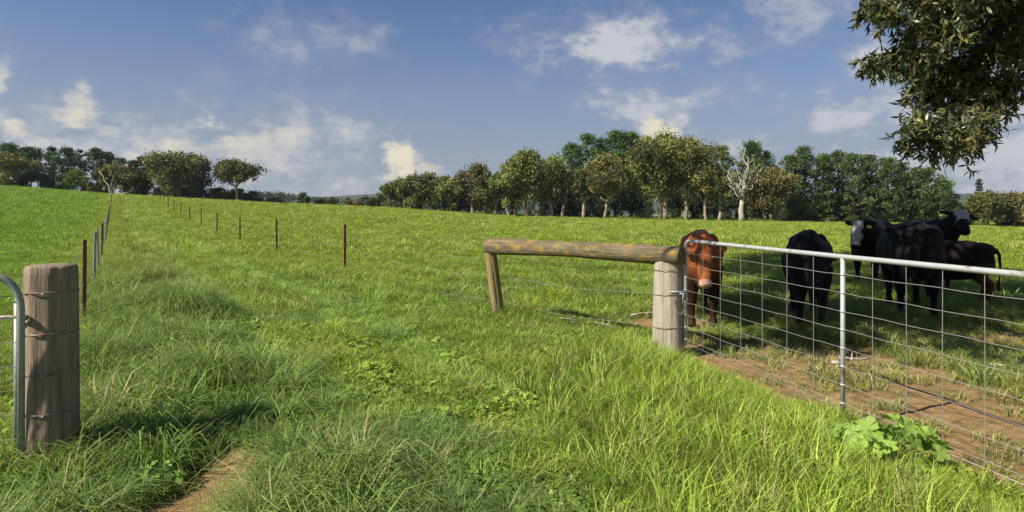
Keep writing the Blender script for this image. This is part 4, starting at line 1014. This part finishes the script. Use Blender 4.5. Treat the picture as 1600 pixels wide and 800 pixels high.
for (px, py, rad) in HC:
    D = 7.0+r.normal(0, .35); c = dirpt(px+(6 if px < 1540 else -8), py-(16 if py > 150 else 0), D); nsp = int(16+rad*rad*760)
    for _ in range(nsp):
        # a drooping sprig of leaves
        d0 = r.normal(size=3); d0 /= np.linalg.norm(d0); s0 = np.array(c)+d0*rad*(r.random()**.45)*(1.45 if r.random() < .10 else 1)*np.array([1, 1.2, 1])
        tw = r.normal(size=3)*.6+np.array([0, 0, -.9]); tw /= np.linalg.norm(tw); ln = .10+.12*r.random()
        p1 = s0+tw*ln; k_ = .65+.8*r.random()**1.4
        tone = np.array([.075, .100, .034])*k_ if r.random() > .2 else np.array([.20, .175, .065])*k_
        hb.tube([Vector(s0)-O, Vector(p1)-O], [.003, .0015], 3, False)
        if _ % 9 == 0: hb.tube([c-O+Vector((0, 0, rad*.5)), (Vector(s0)+c)/2-O+Vector((0, 0, .04)), Vector(s0)-O], [.006, .004, .003], 4, False)
        for q in range(int(r.integers(7, 11))):
            leafC.append(s0+tw*ln*r.random()); dd = tw*.8+r.normal(size=3)*.75+np.array([0, 0, -.25]); leafD.append(dd/np.linalg.norm(dd)); LT.append(tone*(1+r.normal(0, .18)))
hb.build('branch', M_BARK, big)
def lance(C, Dd, L, w, T, parent, name):
    n = len(C); C = np.array(C)-np.array(O); Dd = np.array(Dd); T = np.clip(np.array(T), .008, .6)
    s_ = np.cross(Dd, r.normal(size=(n, 3))); s_ /= np.linalg.norm(s_, axis=1)[:, None]; nn = np.cross(Dd, s_)
    LL = (L*(.65+.7*r.random(n)))[:, None]; ww = (w*(.7+.6*r.random(n)))[:, None]; cv = (LL*.10*r.normal(size=(n, 1)))
    V = np.stack([C, C+Dd*LL*.35+s_*ww*.5+nn*cv*.5, C+Dd*LL*.35-s_*ww*.5+nn*cv*.5, C+Dd*LL*.72+s_*ww*.33+nn*cv*.4+s_*cv, C+Dd*LL*.72-s_*ww*.33+nn*cv*.4+s_*cv, C+Dd*LL-nn*cv+s_*cv*2], 1).reshape(-1, 3)
    b = np.arange(n)[:, None, None]*6; q = np.array([[0, 1, 2], [1, 3, 2], [2, 3, 4], [3, 5, 4]])[None]
    o = mesh_np(name, V, (q+b).reshape(-1, 3), M_GUM, parent, True); fattr(o.data, 'tone', np.repeat(T, 6, 0), 'FLOAT_COLOR'); fattr(o.data, 'bv', np.repeat(r.random(n), 6)); return o
lance(leafC, leafD, .098, .024, LT, big, 'hanging_leaves')
# the rest of the crown, above and right of the view; it throws the shade the cattle stand in
up = []; shx, shy = SH.x/math.tan(SUN_EL), SH.y/math.tan(SUN_EL)
k = 0
while k < 235:
    gx = 3.2+9*r.random(); gy = 5.6+15.5*r.random()
    edge_l = 3.25+max(0, gy-9.5)*.30+(fbm(gx, gy, 1.5, 61)-.5)*1.0
    lo_y = 7.2-.33*(gx-3.2)+(fbm(gx, gy, 1.2, 63)-.5)*1.2
    if gx < edge_l or gy < lo_y: continue
    if fbm(gx, gy, 1.6, 65) > .66: continue
    if 6.3 < gx < 10.2 and 7.3 < gy < 9.1 and r.random() < .9: continue      # leaves the low hanging branch in the sun
    h = 5.6+2.2*r.random(); cx = gx-h*shx; cy = gy-h*shy
    need = EYE+.36*(abs(cy)+.8)+.6
    if h < need: h = need+1.2*r.random(); cx = gx-h*shx; cy = gy-h*shy; 
    if h < EYE+.36*(abs(cy)+.8)+.5: continue
    up.append((cx, cy, h)); k += 1
C2 = []; D2 = []; T2_ = []
for (cx, cy, h) in up:
    n = 110; d0 = r.normal(size=(n, 3)); d0 /= np.linalg.norm(d0, axis=1)[:, None]
    pts = d0*(.55*r.random((n, 1))**.4)*np.array([1.1, 1.1, .8])+np.array([cx, cy, h]); k_ = .7+.7*r.random()
    for p_ in pts:
        C2.append(p_); dd = r.normal(size=3)*.7+np.array([0, 0, -.7]); D2.append(dd/np.linalg.norm(dd)); T2_.append(np.array([.070, .088, .034])*k_)
lance(C2, D2, .30, .085, T2_, big, 'upper_leaves')
ub = MB()
for (cx, cy, h) in up[::5]:
    m_ = min((p_ for ms in main for p_ in ms), key=lambda p_: (p_+O-Vector((cx, cy, h))).length); limb(ub, m_, W2((cx, cy, h)), .05, .012, r, 5, .04, 5)
ub.build('upper_branches', M_BARK, big)

# ------------------------------------------------------------------ mallow weeds and litter
def mallow(x, y, n, spread, h, label, seed):
    r = np.random.default_rng(seed); z = float(ground_z(x, y)); root = empty('mallow_plant', (x, y, z)); tag(root, label, 'weed', 'broad leaved weeds by the gate')
    V = []; Fq = []; bv = []; stm = MB()
    for _ in range(n):
        a = r.random()*6.28; d_ = math.sqrt(r.random())*spread; c = Vector((math.cos(a)*d_, math.sin(a)*d_*.8, h*(.65+.5*r.random())*(1-.35*(d_/spread)**2)))
        sz = .060*(.6+.8*r.random()); nrm = Vector((math.cos(a)*.5+r.normal(0, .4), math.sin(a)*.4-.3+r.normal(0, .4), 1)).normalized(); e = nrm.orthogonal().normalized(); f = nrm.cross(e)
        a0 = r.random()*6.28; m_ = 28; b = len(V); V.append(c-nrm*sz*.25); val = r.random()*.9; bv.append(val)
        for q in range(m_+1):
            th = a0+.25+(2*math.pi-.5)*q/m_; lobes = .62+.40*abs(math.cos((th-a0-math.pi)*2.5))+.05*math.cos(q*2.7)
            rr0 = sz*lobes; V.append(c+(e*math.cos(th)+f*math.sin(th))*rr0+nrm*(.12*sz*math.cos(th*5)+.05*sz*r.normal())); bv.append(val)
        for q in range(m_): Fq.append([b, b+1+q, b+2+q])
        stm.tube([(c.x*.25, c.y*.25, -.02), (c.x*.7, c.y*.7, c.z*.6), tuple(c-nrm*sz*.25)], .0022, 4, False)
    o = mesh_np('leaves', [tuple(v) for v in V], Fq, M_MALLOW, root, True); fattr(o.data, 'bv', bv)
    ms, t, out = new_mat('weed_stem'); p = princ(t, out, .6, .3); p.inputs['Base Color'].default_value = (.16, .24, .06, 1); stm.build('stems', ms, root)
mallow(2.22, 3.84, 62, .36, .30, 'large clump of bright broad lobed leaves in the grass below the gate', 1)
mallow(.88, 3.42, 9, .10, .19, 'small clump of broad lobed leaves at the bottom of the lawn', 2)
# sticks by the strainer
for k, (x, y, a, L, lb) in enumerate([(1.35, 8.5, 2.7, .75, 'long crooked pale stick lying left of the grey post'), (1.75, 9.4, .3, .5, 'short pale stick lying behind the grey post'), (3.25, 6.5, .2, .45, 'short dead stick on the bare soil behind the gate'), (4.7, 6.3, -.4, .4, 'short dead stick on bare soil at the right behind the gate')]):
    mb = MB(); rr0 = np.random.default_rng(k); limb(mb, (0, 0, .03), (L, 0, .05+.06*(k == 0)), .020, .008, rr0, 7, .05, 6); limb(mb, (L*.5, 0, .04), (L*.75, .12, .09), .011, .005, rr0, 6, .05, 4)
    o = mb.build('stick', M_DEAD); o.location = (x, y, float(ground_z(x, y))); o.rotation_euler = (0, 0, a); tag(o, lb, 'stick', 'dead sticks on the ground')

# ------------------------------------------------------------------ air
hm = bpy.data.materials.new('haze_air'); hm.use_nodes = True; t = hm.node_tree; t.nodes.clear(); out = nd(t, 'ShaderNodeOutputMaterial')
pv = nd(t, 'ShaderNodeVolumePrincipled'); pv.inputs['Density'].default_value = .00014; pv.inputs['Color'].default_value = (.80, .88, 1.0, 1); pv.inputs['Anisotropy'].default_value = .2
t.links.new(pv.outputs[0], out.inputs['Volume'])
mb = MB(); mb.box((0, 0, 22), (12400, 12400, 80)); hz_o = mb.build('haze', hm, None, False); tag(hz_o, 'thin blue haze over the far fields and hills', 'haze', kind='stuff')
